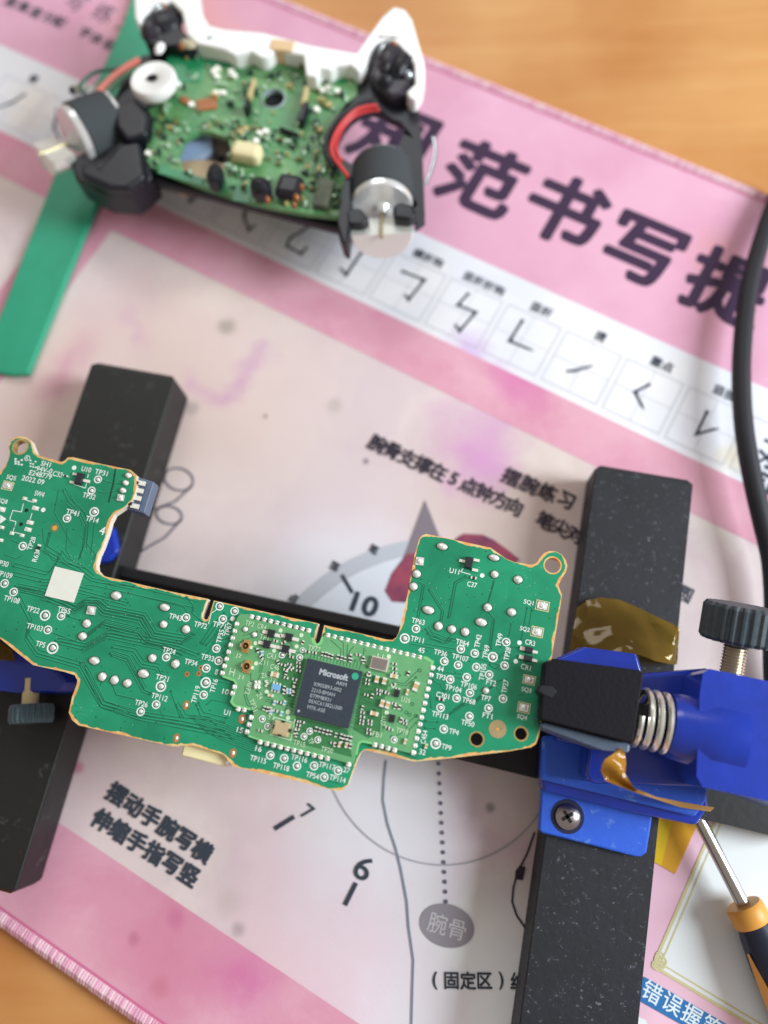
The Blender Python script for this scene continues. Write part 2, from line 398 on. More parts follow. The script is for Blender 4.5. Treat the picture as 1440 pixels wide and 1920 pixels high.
# pink frame: band above the pale panel, the gap between panels, the band below
mb = MB(); uvrect(mb, UL + .003, UR - .003, v_s1, v_b1, E1); part('pink_band', mb, m_pink, mat)
mb = MB()
uvrect(mb, UL + .003, UR - .003, v_b2, v_bot - .0016, E1); part('pink_band', mb, m_pink, mat)
ug1 = uv(205, 437)[0]; ug0 = ug1 - .016
mb = MB(); uvrect(mb, ug0, ug1, v_b1, v_b2, E1); part('pink_divider', mb, m_pink, mat)
# stitched, slightly raised edge of the mat
m_stitch = M('stitch_thread', (236, 190, 208), rough=.7, var=.10, vscale=900)
mb = MB()
for vv, sgn in ((v_top, -1), (v_bot, 1)):
    u = UL + .014
    while u < UR - .014:
        a = Vector((*W(u, vv - sgn * .0022), -.00005)); b_ = Vector((*W(u + .00012, vv - sgn * .0009), .00045)); c_ = Vector((*W(u + .0003, vv + sgn * .0003), -.0006)); d_ = Vector((*W(u + .0003, vv + sgn * .0005), -.0026))
        q_ = random.uniform(.85, 1.12); b_.z *= q_; mb.tube([a, b_, c_, d_], .00034 * q_, n=5, mi=random.randrange(3)); u += .00066 * random.uniform(.85, 1.15)
part('stitched_edge', mb, [m_stitch, M('stitch_rose', (226, 168, 192), rough=.75), M('stitch_pale', (238, 204, 214), rough=.75)], mat, smooth=True, kind='stuff')
mb = MB()
for vv, sgn in ((v_top, -1), (v_bot, 1)): mb.ribbon([W(UL + .012, vv - sgn * .0026), W(UR - .012, vv - sgn * .0026)], .0005, E1 * 2)
part('seam_line', mb, M('seam_pink', (206, 110, 150), rough=.7), mat)

m_ink = M('printed_ink', (52, 44, 58), rough=.6, spec=.3)
m_ink2 = M('chart_ink', (58, 66, 78), rough=.6, spec=.3)
m_gray = M('grey_print', (150, 145, 155), rough=.6, spec=.3)
m_grid = M('grid_print', (196, 196, 204), rough=.6, spec=.3)
E2 = E1 * 2
# big heading, one character a piece of lettering each
mb = MB()
def mtext(mbx, s, px, py, size_px, ang=None, bold=0., z=E2, mi=0, w=None, sp=1.0, ux=None):
    sc = scale_at(px, py, 0)
    if ux is None: ux = U2 if ang is None else Vector((math.cos(ang), math.sin(ang)))
    text(mbx, s, P2(px, py, 0), z, ux, size=size_px * sc, bold=bold, mi=mi, spacing=sp)
for ch, px, py in (('规', 742, 258), ('范', 905, 334), ('书', 1060, 394), ('写', 1206, 470), ('提', 1364, 538), ('示', 1530, 600)):
    mtext(mb, ch, px, py, 156, bold=.036)
part('title_lettering', mb, M('title_ink', (62, 42, 70), rough=.6, spec=.3, var=.1, vscale=300), mat)
mb = MB()
for ch, px, py in (('度', 22, 4), ('高', 45, 13), ('度', 68, 24), ('分', 92, 33), ('配', 112, 42), ('字', 160, 62), ('体', 182, 73), ('结', 206, 84), ('构', 230, 95)):
    mtext(mb, ch, px, py, 25, bold=.03)
for ch, px, py in (('书', 100, -28), ('写', 143, 4), ('练', 196, 25), ('习', 236, 50)): mtext(mb, ch, px, py, 44, bold=.0)
part('small_lettering', mb, m_ink2, mat)

# practice cells
k0 = uv(850, 518)[0]; k3 = uv(1175, 676)[0]; pitch = (k3 - k0) / 3
cv0 = vavg((850, 518), (1062, 622), (1175, 676)); cv1 = vavg((795, 608), (902, 660), (1128, 759)); cw = pitch * .90
LBL = {-9: '撇', -8: '捺', -7: '横', -6: '竖', -5: '弯钩', -4: '斜钩', -3: '横折弯钩', -2: '竖钩', -1: '横折钩', 0: '竖折折钩', 1: '竖折', 2: '提', 3: '撇点', 4: '竖提', 5: '横撇', 6: '横钩'}
# strokes in cell coordinates 0..1 (x right, y down), widths
STR = {-2: [[(.55, .2), (.53, .8), (.35, .72)]], -3: [[(.2, .22), (.55, .2), (.35, .62), (.38, .78), (.7, .8), (.72, .6)]], -1: [[(.25, .28), (.7, .25), (.64, .72), (.52, .66)]],
       0: [[(.4, .12), (.34, .42), (.68, .40), (.6, .85), (.46, .76)]], 1: [[(.35, .15), (.33, .62), (.78, .60)]], 2: [[(.32, .68), (.42, .62), (.66, .38)]],
       3: [[(.52, .25), (.36, .5), (.62, .72)]], 4: [[(.42, .25), (.42, .72), (.70, .45)]], 5: [[(.3, .3), (.6, .3), (.3, .8)], [(.3, .5), (.7, .7)]], 6: [[(.2, .4), (.8, .4), (.7, .6)]],
       -9: [[(.62, .2), (.5, .5), (.2, .85)]], -8: [[(.3, .2), (.5, .6), (.8, .8)]], -7: [[(.2, .5), (.8, .5)]], -6: [[(.5, .2), (.5, .8)]], -5: [[(.45, .2), (.6, .5), (.5, .8), (.4, .7)]], -4: [[(.35, .15), (.45, .6), (.7, .82), (.74, .65)]]}
mb_l, mb_s, mb_g = MB(), MB(), MB()
for k in range(-9, 7):
    u0 = k0 + pitch * k; cu = u0 + cw / 2; cvm = (cv0 + cv1) / 2; L_ = cv1 - cv0
    ring = [W(u0, cv0), W(u0 + cw, cv0), W(u0 + cw, cv1), W(u0, cv1)]
    mb_g.ribbon(ring, .00026, E2, closed=True)
    mb_g.ribbon([W(cu, cv0), W(cu, cv1)], .00014, E2); mb_g.ribbon([W(u0, cvm), W(u0 + cw, cvm)], .00014, E2)
    text(mb_l, LBL[k], W(cu + .0006, cv0 - .0024), E2, U2, size=.00285, bold=.03)
    for st in STR[k]:
        n_ = len(st); pts = []; ws = []
        for i in range(n_ - 1):
            for j in range(4):
                t = j / 4; x = st[i][0] + (st[i + 1][0] - st[i][0]) * t; y = st[i][1] + (st[i + 1][1] - st[i][1]) * t
                pts.append(W(u0 + x * cw, cv0 + y * L_)); ws.append(.00065 + .00028 * (1 if j == 0 else 0))
        pts.append(W(u0 + st[-1][0] * cw, cv0 + st[-1][1] * L_)); ws.append(.0002)
        mb_s.ribbon(pts, ws, E2 * 1.5)
part('practice_grid', mb_g, m_grid, mat); part('stroke_names', mb_l, m_ink2, mat); part('pen_strokes', mb_s, m_ink2, mat)

# clock diagram
CC = Vector(P2(825, 1382)); r_in = (Vector(P2(622, 1580)) - CC).length
def clockr(px): return sum((Vector(P2(825 + px * math.cos(a), 1382 - px * math.sin(a))) - CC).length for a in (2.1, 2.6, -2.2)) / 3
m_dial = M('dial_print', (224, 228, 236), rough=.6, spec=.25, col2=(214, 220, 232), vscale=60)
mb = MB(); mb.ring(CC, clockr(120), clockr(353), E2, n=48, a0=math.radians(88), a1=math.radians(172))
mb2 = MB(); mb2.ring(CC, clockr(354), clockr(384), E2, n=48, a0=math.radians(88), a1=math.radians(172))
part('clock_face', mb, m_dial, mat); part('clock_ring', mb2, M('ring_print', (188, 192, 202), rough=.6), mat)
mb = MB(); mb.ring(CC, clockr(222), clockr(225), E1 * 3, n=96); part('clock_circle', mb, M('circle_print', (176, 172, 184), rough=.6), mat)
mb = MB()
for h_ in (10, 9, 8, 7, 6):
    a = math.radians(119.5 + (10 - h_) * 30)
    px, py = 825 + 285 * math.cos(a), 1382 - 285 * math.sin(a)
    if h_ in (10,): text(mb, '10', P2(px, py), E1 * 4, Vector((math.cos(-.33), math.sin(-.33))), h=.0042, w=.0056, bold=.045)
    elif h_ == 7: text(mb, '7', P2(px, py), E1 * 4, Vector((math.cos(-.65), math.sin(-.65))), h=.0030, bold=.01)
    elif h_ == 6: text(mb, '6', P2(px + 2, py), E1 * 4, Vector((math.cos(-.55), math.sin(-.55))), h=.0046, w=.0032, bold=.01)
    q0, q1 = P2(825 + 317 * math.cos(a), 1382 - 317 * math.sin(a)), P2(825 + 362 * math.cos(a), 1382 - 362 * math.sin(a))
    if h_ in (10,): q0, q1 = P2(661, 1112), P2(641, 1078)
    if h_ == 7: q0, q1 = P2(552, 1531), P2(515, 1554)
    if h_ == 6: q0, q1 = P2(668, 1655), P2(647, 1697)
    mb.ribbon([q0, q1], .0009, E1 * 4)
for px, py, c_, rr in ((628, 1062, '落', 20), (701, 1030, '笔', 16), (551, 1122, '点', 18)): text(mb, c_, P2(px, py), E1 * 4, U2, size=.0023, bold=.03)
part('clock_numerals', mb, m_ink2, mat)
mb = MB(); mb.prism(PL([(797, 938), (846, 1062), (750, 1062)], 0), E1 * 3.5, E1 * 3.5); part('pointer_triangle', mb, M('triangle_print', (128, 118, 128), rough=.6), mat)
mb = MB()
mb.prism(PL([(855, 1010), (870, 1001), (905, 1003), (925, 1012), (950, 1030), (975, 1050), (930, 1075), (850, 1055)], 0), E1 * 5, E1 * 5)
mb.prism(PL([(762, 1040), (785, 1035), (800, 1060), (800, 1110), (760, 1130), (735, 1128), (722, 1108), (735, 1075)], 0), E1 * 5, E1 * 5)
part('rose_picture', mb, M('rose_print', (178, 72, 92), rough=.6, col2=(92, 50, 84), vscale=120), mat)
# dotted midline, badge, hand outline
mb = MB()
for i in range(15):
    t = i / 14; px, py = 822 + 14 * t, 1432 + 258 * t
    mb.disc(P2(px, py), .00042, E1 * 4, n=10)
part('dotted_line', mb, M('dot_print', (96, 96, 118), rough=.6), mat)
mb = MB(); mb.disc(P2(838, 1735), .0054, E1 * 4, n=40, r2=.0039, rot=-.2); part('grey_badge', mb, m_gray, mat)
mb = MB(); text(mb, '腕骨', P2(838, 1736), E1 * 5, (math.cos(-.25), math.sin(-.25)), size=.0040); part('badge_lettering', mb, M('badge_ink', (206, 202, 208), rough=.6), mat)
mb = MB()
hand = [(724, 1425), (720, 1460), (718, 1500), (727, 1545), (742, 1590), (752, 1630), (763, 1690), (766, 1735), (775, 1800), (773, 1860), (771, 1935)]
mb.ribbon(PL(hand, 0), .0004, E1 * 4)
part('hand_outline', mb, M('outline_print', (120, 136, 152), rough=.6), mat)
mb = MB()
for cx, cy, rx, ry, tail in ((336, 899, 27, 21, [(312, 886), (300, 890)]), (318, 966, 24, 17, [])):
    pts = [(cx + rx * math.cos(a), cy + ry * math.sin(a) + .12 * rx * math.cos(a)) for a in [math.radians(200 + i * 18) for i in range(20)]]
    mb.ribbon(PL(pts, 0), .0005, E1 * 4, closed=True)
mb.ribbon(PL([(360, 912), (330, 940), (300, 952), (275, 962)], 0), .0005, E1 * 4)
mb.ribbon(PL([(340, 975), (310, 1008), (280, 1025), (258, 1040)], 0), .0005, E1 * 4)
mb.ribbon(PL([(312, 890), (296, 905), (285, 935), (268, 965)], 0), .0004, E1 * 4)
part('finger_outline', mb, M('finger_print', (122, 118, 130), rough=.6), mat)
mb = MB()
mb.ribbon(PL([(1002, 1560), (988, 1600), (970, 1635), (962, 1665), (960, 1690), (968, 1715), (985, 1740)], 0), .0004, E1 * 6)
mb.prism(PL([(975, 1622), (985, 1626), (980, 1650), (965, 1648), (966, 1632)], 0), E1 * 7, E1 * 7)
part('pen_outline', mb, m_ink, mat)
mb = MB()
def seqtext(mbx, s, a, b, size, bold=.03, ux=None, z=E1 * 4):
    n_ = len(s)
    for i, ch in enumerate(s):
        if ch == ' ': continue
        t = (i + .5) / n_; mtext(mbx, ch, a[0] + (b[0] - a[0]) * t, a[1] + (b[1] - a[1]) * t, size, bold=bold, ux=ux, z=z)
seqtext(mb, '摆腕练习', (942, 888), (1078, 945), 36)
seqtext(mb, '腕骨支撑在5点钟方向 笔尖对准', (694, 826), (1122, 1022), 35)
part('instruction_lettering', mb, m_ink, mat)
mb = MB()
seqtext(mb, '摆动手腕写横', (204, 1478), (396, 1606), 38, bold=.045)
seqtext(mb, '伸缩手指写竖', (176, 1527), (372, 1650), 38, bold=.045)
part('instruction_lettering', mb, m_ink2, mat)
mb = MB()
dv = (P(945, 1838) - P(808, 1836)); ux = Vector((dv.x, dv.y)).normalized()
seqtext(mb, '(固定区)丝', (800, 1838), (986, 1838), 31, bold=.026, ux=ux)
part('note_lettering', mb, m_ink2, mat)
mb = MB(); mtext(mb, '圆', 1283, 1113, 34, bold=.02); part('note_lettering', mb, m_ink2, mat)
mb = MB(); mtext(mb, '示', 1446, 905, 66, bold=.03); part('note_lettering', mb, m_ink2, mat)
# framed picture panel bottom right
m_gold = M('gold_print', (214, 204, 156), rough=.5)
mb = MB()
e = [P2(1195, 1500), P2(1236, 1520)]
mb.prism(PL([(1150, 1500), (1360, 1450), (1700, 1640), (1700, 2100), (1120, 2100), (1160, 1800)], 0), E1 * 6, E1 * 6)
part('panel_surround', mb, M('panel_pink', (240, 196, 214), rough=.6, col2=(232, 182, 204), vscale=50), mat)
mb = MB()
c0 = Vector(P2(1224, 1810)); 
du = U2 * .09; dvv = -V2 * .055
mb.prism([c0, c0 + du, c0 + du + dvv, c0 + dvv], E1 * 7, E1 * 7)
part('panel_white', mb, M('panel_paper', (236, 240, 242), rough=.6), mat)
mb = MB()
for off, wd_ in ((0, .0006), (.0011, .0003)):
    a_ = c0 + U2 * off - V2 * off; mb.ribbon([a_ + dvv, a_, a_ + du], wd_, E1 * 8)
for i in range(7):
    a_ = c0 + U2 * (.0004 + .0004 * (i % 3)) - V2 * (.0004 + .0006 * (i % 4)); mb.ring(a_, .0006, .0009, E1 * (8.5 + i * .1), n=10)
part('gold_frame', mb, m_gold, mat)
mb = MB(); mb.prism(PL([(1207, 1830), (1372, 1925), (1352, 1962), (1185, 1868)], 0), E1 * 9, E1 * 9); part('blue_caption', mb, M('caption_blue', (34, 112, 178), rough=.6), mat)
mb = MB(); seqtext(mb, '错误握笔', (1203, 1848), (1352, 1934), 38, bold=.01, z=E1 * 10); part('caption_lettering', mb, M('caption_ink', (226, 240, 246), rough=.6), mat)
mb = MB(); mb.prism(PL([(1176, 1895), (1210, 1912), (1230, 1980), (1160, 1980)], 0), E1 * 9, E1 * 9); part('panel_white', mb, MATS['panel_paper'], mat)

# ================================================================== GREEN STRIP
mb = MB(); mb.prism(PL([(262, -60), (330, -60), (330, 20), (190, 360), (52, 700), (18, 702), (-40, 690), (100, 330), (235, 30)], .0022), .0002, .0022)
m_gs = M('green_plastic', (38, 158, 122), rough=.45, var=.08, vscale=120)
o = part('plastic_strip', mb, m_gs, bevel=.0006)
o['label'] = 'flat green plastic strip lying under the disassembled gamepad'; o['category'] = 'plastic strip'

# ================================================================== MAIN CIRCUIT BOARD
ZB = .034
board = thing('circuit_board', 'large green circuit board with a black square chip, gripped by the blue and black holder', 'circuit board', P(560, 1250, ZB - .0016))
BX3 = (P(732, 1200, ZB) - P(401, 1124, ZB)).normalized(); BX = Vector((BX3.x, BX3.y)); BY = Vector((-BX.y, BX.x))
BANG = math.atan2(BX.y, BX.x)
SB = scale_at(620, 1250, ZB)
def S(px, py): return scale_at(px, py, ZB)
outline = [(0, 885), (10, 872), (15, 862), (17, 850), (16, 837), (20, 827), (28, 820), (38, 818), (50, 820), (57, 826), (61, 836), (66, 849), (74, 855), (115, 866), (121, 864), (127, 858), (136, 857),
 (190, 870), (245, 881), (256, 891), (256, 915), (250, 935), (236, 949), (214, 964), (207, 978), (201, 1000), (192, 1025), (184, 1042), (180, 1058), (181, 1068), (188, 1076), (198, 1081), (260, 1095), (320, 1109), (390, 1123),
 (380, 1150), (379, 1157), (383, 1162), (389, 1161), (393, 1153), (401, 1126), (470, 1141), (540, 1157), (597, 1169), (590, 1200), (592, 1206), (597, 1207), (601, 1201), (608, 1172), (660, 1184), (725, 1199), (736, 1200), (743, 1195), (748, 1185),
 (752, 1167), (764, 1115), (777, 1042), (786, 1010), (791, 1004), (799, 1001), (847, 1011), (920, 1027), (950, 1048), (965, 1054), (997, 1059), (1007, 1055), (1012, 1046), (1020, 1037), (1030, 1033), (1042, 1034), (1054, 1040), (1061, 1050), (1064, 1061),
 (1061, 1073), (1053, 1085), (1047, 1098), (1054, 1116), (1045, 1171), (1034, 1235), (1026, 1290), (1016, 1352), (1010, 1381), (1005, 1395), (996, 1401), (952, 1409), (852, 1421), (777, 1428), (747, 1421), (684, 1406), (676, 1412), (668, 1430), (660, 1452), (653, 1471), (643, 1481), (630, 1483),
 (560, 1465), (490, 1449), (437, 1437), (429, 1428), (420, 1415), (362, 1398), (340, 1398), (332, 1400), (322, 1399), (240, 1381), (147, 1360), (135, 1350), (129, 1336), (135, 1307), (144, 1283), (145, 1275), (140, 1266), (122, 1260), (62, 1247), (30, 1222), (0, 1197),
 (-50, 1165), (-85, 1130), (-110, 1060), (-110, 960), (-80, 915), (-40, 900)]
def circ(px, py, r, n=24, z=ZB):
    s_ = scale_at(px, py, z) * r; c = P(px, py, z)
    return [(c.x + s_ * math.cos(2 * math.pi * i / n), c.y + s_ * math.sin(2 * math.pi * i / n)) for i in range(n)]
HOLES = [(38, 838, 13), (1036, 1060, 15), (894, 1386, 12), (977, 1376, 11.5)]
ob = PL(outline, ZB)
mb = MB(); mb.prism(ob, ZB - .0016, ZB, holes=[circ(x, y, r) for x, y, r in HOLES], mi=0, smi=1)
m_fr4 = M('bare_laminate', (226, 196, 136), rough=.55, var=.10, vscale=700, col2=(226, 160, 88), lo=.4, hi=.6)
m_fr4s = M('laminate_edge', (224, 216, 196), rough=.7, var=.10, vscale=1500)
part('substrate', mb, [m_fr4, m_fr4s], board)
def resample(pts, step):
    out = []
    for i in range(len(pts)):
        a, b = Vector(pts[i]), Vector(pts[(i + 1) % len(pts)]); n_ = max(1, int((b - a).length / step))
        for j in range(n_): out.append(tuple(a + (b - a) * (j / n_)))
    return out
def inset(pts, f):
    area_ = sum(pts[i][0] * pts[(i + 1) % len(pts)][1] - pts[(i + 1) % len(pts)][0] * pts[i][1] for i in range(len(pts)))
    sg = 1 if area_ > 0 else -1; out = []; n_ = len(pts)
    for i in range(n_):
        a, b = Vector(pts[(i - 2) % n_]), Vector(pts[(i + 2) % n_]); t = (b - a).normalized(); nn = Vector((-t.y, t.x)) * sg
        out.append((pts[i][0] + nn.x * f(i, pts[i]), pts[i][1] + nn.y * f(i, pts[i])))
    return out
rs = resample(ob, SB * 5)
def wav(i, p):
    v_ = noise.noise(Vector((p[0] * 330, p[1] * 330, 1.7))) + .45 * noise.noise(Vector((p[0] * 1400, p[1] * 1400, 4)))
    return SB * max(1.0, min(6.0, 3.3 + v_ * 6.0))
mb = MB(); mb.prism(inset(rs, wav), ZB, ZB + .00003, holes=[circ(x, y, r + 2.6) for x, y, r in HOLES])
m_mask = M('solder_mask', (34, 152, 110), rough=.34, var=.0, col2=(20, 128, 92), vscale=90, bump=.12, bscale=900, spec=.5, speck=None, lo=.35, hi=.65)
part('solder_mask', mb, m_mask, board)
# plated rings of the holes
m_tin = M('tin', (238, 236, 232), rough=.36, metal=.55, var=.06, vscale=2500, bump=.6, bscale=3000)
m_gold2 = M('gold_plate', (226, 196, 128), rough=.3, metal=.7)
for x, y, r in HOLES:
    mb = MB(); s_ = S(x, y); mb.ring(P2(x, y, ZB), s_ * (r - .2), s_ * (r + 2.2), ZB + .00004, n=28)
    c = P(x, y, ZB); mb.lathe([(s_ * (r - .1), -.0016), (s_ * (r - .1), .00003)], c, (0, 0, 1), n=28, cap=False)
    o_ = link('mounting_hole_ring', mb.mesh('mounting_hole_ring', [m_gold2 if r < 14 else m_fr4]), board)
# clear dust flecks, scratches etc. are in the print below
m_trace = M('trace_green', (10, 96, 68), rough=.4)
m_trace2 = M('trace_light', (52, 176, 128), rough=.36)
def inpoly(x, y, poly):
    c = False; n_ = len(poly)
    for i in range(n_):
        x1, y1 = poly[i]; x2, y2 = poly[i - 1]
        if (y1 > y) != (y2 > y) and x < (x2 - x1) * (y - y1) / (y2 - y1) + x1: c = not c
    return c
TR = [  # polylines in photograph pixels with width
 ([(150, 1003), (180, 1040), (175, 1050)], 1), ([(92, 1000), (84, 1030), (110, 1045), (112, 1038), (122, 1052), (150, 1066), (172, 1084), (250, 1100)], 1.2),
 ([(25, 1062), (85, 1078), (92, 1074), (110, 1048)], 1.2), ([(20, 1078), (78, 1092), (90, 1092), (170, 1112), (240, 1130)], 1.2),
 ([(28, 1100), (80, 1110), (140, 1138), (160, 1125), (185, 1128), (200, 1140), (270, 1155), (290, 1188), (345, 1197), (360, 1188)], 1.4),
 ([(28, 1104), (78, 1115), (138, 1142), (160, 1130), (183, 1132), (196, 1145), (266, 1159), (286, 1192), (342, 1203), (364, 1190)], 1.4),
 ([(30, 1108), (78, 1119), (120, 1132), (141, 1146), (162, 1134), (181, 1136), (194, 1149), (263, 1163), (284, 1196), (340, 1207)], 1.4),
 ([(155, 1195), (194, 1167), (262, 1184), (276, 1200), (340, 1214), (372, 1226)], 1.3), ([(158, 1198), (194, 1171), (260, 1187), (272, 1203), (340, 1219)], 1.3),
 ([(104, 1202), (156, 1212), (201, 1187), (300, 1206), (345, 1222)], 1.3), ([(110, 1208), (158, 1219), (202, 1192), (298, 1212), (340, 1228)], 1.3), ([(97, 1186), (140, 1202), (157, 1190)], 1.1),
 ([(210, 1214), (250, 1222), (266, 1245), (296, 1251), (303, 1266)], 1.3), ([(206, 1226), (238, 1236), (270, 1294), (285, 1300)], 1.4),
 ([(209, 1230), (236, 1240), (267, 1298), (280, 1302)], 1.2), ([(190, 1278), (188, 1286)], 1), ([(211, 1285), (218, 1303), (260, 1312)], 1.4),
 ([(32, 1120), (55, 1165), (50, 1195), (70, 1225), (150, 1248), (190, 1320), (260, 1340), (340, 1352), (420, 1370)], 1.4),
 ([(150, 1244), (160, 1256), (193, 1322), (262, 1345), (330, 1358), (430, 1378)], 1.2), ([(190, 1327), (262, 1350), (330, 1364), (440, 1386)], 1.0),
 ([(125, 1155), (150, 1163)], 1.2), ([(240, 1112), (345, 1138), (352, 1150)], 1.2), ([(180, 1092), (250, 1100), (370, 1128)], 1.0), ([(160, 1098), (170, 1097), (366, 1140)], 1.0),
 ([(350, 1120), (362, 1135), (360, 1150), (380, 1166)], 1.2), ([(376, 1205), (398, 1172), (420, 1150)], 1.2), ([(380, 1208), (402, 1178), (432, 1158)], 1.2), ([(386, 1210), (408, 1186), (432, 1166)], 1.2),
 ([(352, 1240), (400, 1228), (425, 1210)], 1.1), ([(354, 1246), (402, 1234), (424, 1222)], 1.1), ([(330, 1322), (345, 1346), (392, 1350), (405, 1358)], 1.2), ([(368, 1322), (376, 1342), (420, 1354)], 1.2),
 ([(372, 1318), (382, 1336), (424, 1346)], 1.2), ([(386, 1322), (398, 1312), (425, 1318)], 1.1), ([(320, 1296), (332, 1330), (338, 1344)], 1.2), ([(378, 1270), (405, 1276), (436, 1284)], 1.2), ([(386, 1264), (428, 1276)], 1.0),
 ([(300, 1330), (306, 1344)], 1.1), ([(440, 1360), (520, 1390)], 1.0),
 ([(784, 1090), (792, 1098), (781, 1160)], 1.1), ([(788, 1092), (796, 1097), (785, 1160)], 1.0), ([(804, 1106), (828, 1146), (825, 1164)], 1.5), ([(808, 1106), (832, 1146), (829, 1164)], 1.1),
 ([(872, 1080), (852, 1092), (840, 1158)], 1.5), ([(876, 1082), (856, 1094), (844, 1158)], 1.1), ([(926, 1090), (915, 1130)], 2.2), ([(916, 1150), (927, 1162), (920, 1216)], 2.0), ([(912, 1152), (923, 1163), (916, 1218)], 1.0),
 ([(798, 1180), (808, 1192), (835, 1202), (842, 1196), (862, 1200)], 1.6), ([(801, 1188), (810, 1198), (838, 1206), (845, 1200)], 1.2), ([(770, 1207), (880, 1230), (940, 1248)], 1.1), ([(775, 1203), (860, 1218)], 1.0),
 ([(988, 1140), (977, 1200)], 1.3), ([(997, 1140), (990, 1185)], 1.1), ([(935, 1232), (960, 1212), (978, 1214)], 1.4), ([(918, 1246), (928, 1254), (955, 1236)], 1.3), ([(922, 1250), (934, 1256), (962, 1240)], 1.1),
 ([(812, 1262), (840, 1268), (870, 1272)], 1.2), ([(816, 1256), (845, 1262), (872, 1264)], 1.0), ([(810, 1275), (826, 1284), (832, 1296)], 1.2), ([(806, 1305), (808, 1326)], 1.2), ([(798, 1352), (820, 1354)], 1.2), ([(797, 1365), (815, 1366)], 1.2),
 ([(845, 1336), (870, 1318), (890, 1314), (930, 1280), (940, 1275)], 1.4), ([(843, 1340), (872, 1322), (892, 1318), (905, 1306)], 1.2), ([(938, 1212), (955, 1190), (958, 1170)], 1.2), ([(975, 1255), (985, 1262), (996, 1260)], 1.1), ([(940, 1250), (945, 1236)], 1.1), ([(898, 1262), (905, 1280)], 1), ([(930, 1288), (938, 1300)], 1.0),
 ([(110, 918), (102, 960), (118, 990), (135, 1020)], 1.0), ([(118, 920), (128, 940), (150, 960), (162, 985), (158, 1020), (150, 1045)], 1.2), ([(132, 925), (140, 945), (160, 962), (166, 986), (162, 1030)], 1.0), ([(126, 990), (124, 1030), (132, 1046)], 1.0),
 ([(178, 970), (174, 1010), (170, 1040)], 1.0), ([(192, 900), (208, 905), (228, 908)], 1.0), ([(180, 920), (195, 925), (205, 922), (228, 920)], 1.0), ([(20, 1012), (36, 1020)], 1.0), ([(70, 1030), (90, 1036), (98, 1050), (160, 1066)], 1.0),
 ([(80, 990), (82, 1018), (95, 1028)], 1.0), ([(8, 1040), (30, 1048), (44, 1040)], .9), ([(600, 1460), (640, 1470)], .8)]
for pts_, w_ in list(TR):
    if w_ >= 1.2 and len(pts_) > 3: TR.append(([(x + 4.5, y - 5.5) for x, y in pts_[:-1]], 1.0))
    if w_ >= 1.2 and len(pts_) > 4: TR.append(([(x - 3, y + 5) for x, y in pts_[1:]], 1.0))
TR = [(q_, w_) for q_, w_ in TR if all(inpoly(x, y, outline) for x, y in q_)]
for k in range(9):                      # the bundle of long traces along the bottom of the board
    d = k * 4.2
    TR.append(([(350 + k * 4, 1340 + d * .9), (420, 1356 + d), (470, 1378 + d * .9), (520, 1398 + d * .6)], .8))
for k in range(6): TR.append(([(388 + k * 4, 1226 - k * 10), (408 + k * 3, 1200 - k * 8), (436, 1196 - k * 8)], .8))
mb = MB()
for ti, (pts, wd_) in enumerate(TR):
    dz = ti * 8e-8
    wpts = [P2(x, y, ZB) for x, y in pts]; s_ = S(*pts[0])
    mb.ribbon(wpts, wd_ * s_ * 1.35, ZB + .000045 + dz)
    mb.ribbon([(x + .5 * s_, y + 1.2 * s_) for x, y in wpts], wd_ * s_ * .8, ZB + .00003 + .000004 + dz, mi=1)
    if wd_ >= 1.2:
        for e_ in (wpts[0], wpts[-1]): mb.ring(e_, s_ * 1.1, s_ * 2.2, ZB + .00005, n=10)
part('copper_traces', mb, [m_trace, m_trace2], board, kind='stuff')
# tiny vias
mb = MB(); rnd = random.Random(3)
cnt = 0
while cnt < 330:
    x, y = rnd.uniform(0, 1050), rnd.uniform(830, 1480)
    if inpoly(x, y, outline) and all(inpoly(x + a, y + b, outline) for a, b in ((8, 0), (-8, 0), (0, 8), (0, -8))):
        mb.disc(P2(x, y, ZB), S(x, y) * rnd.uniform(.7, 1.3), ZB + .00006, n=7); cnt += 1
part('vias', mb, M('via_dark', (12, 70, 52), rough=.6), board, kind='stuff')

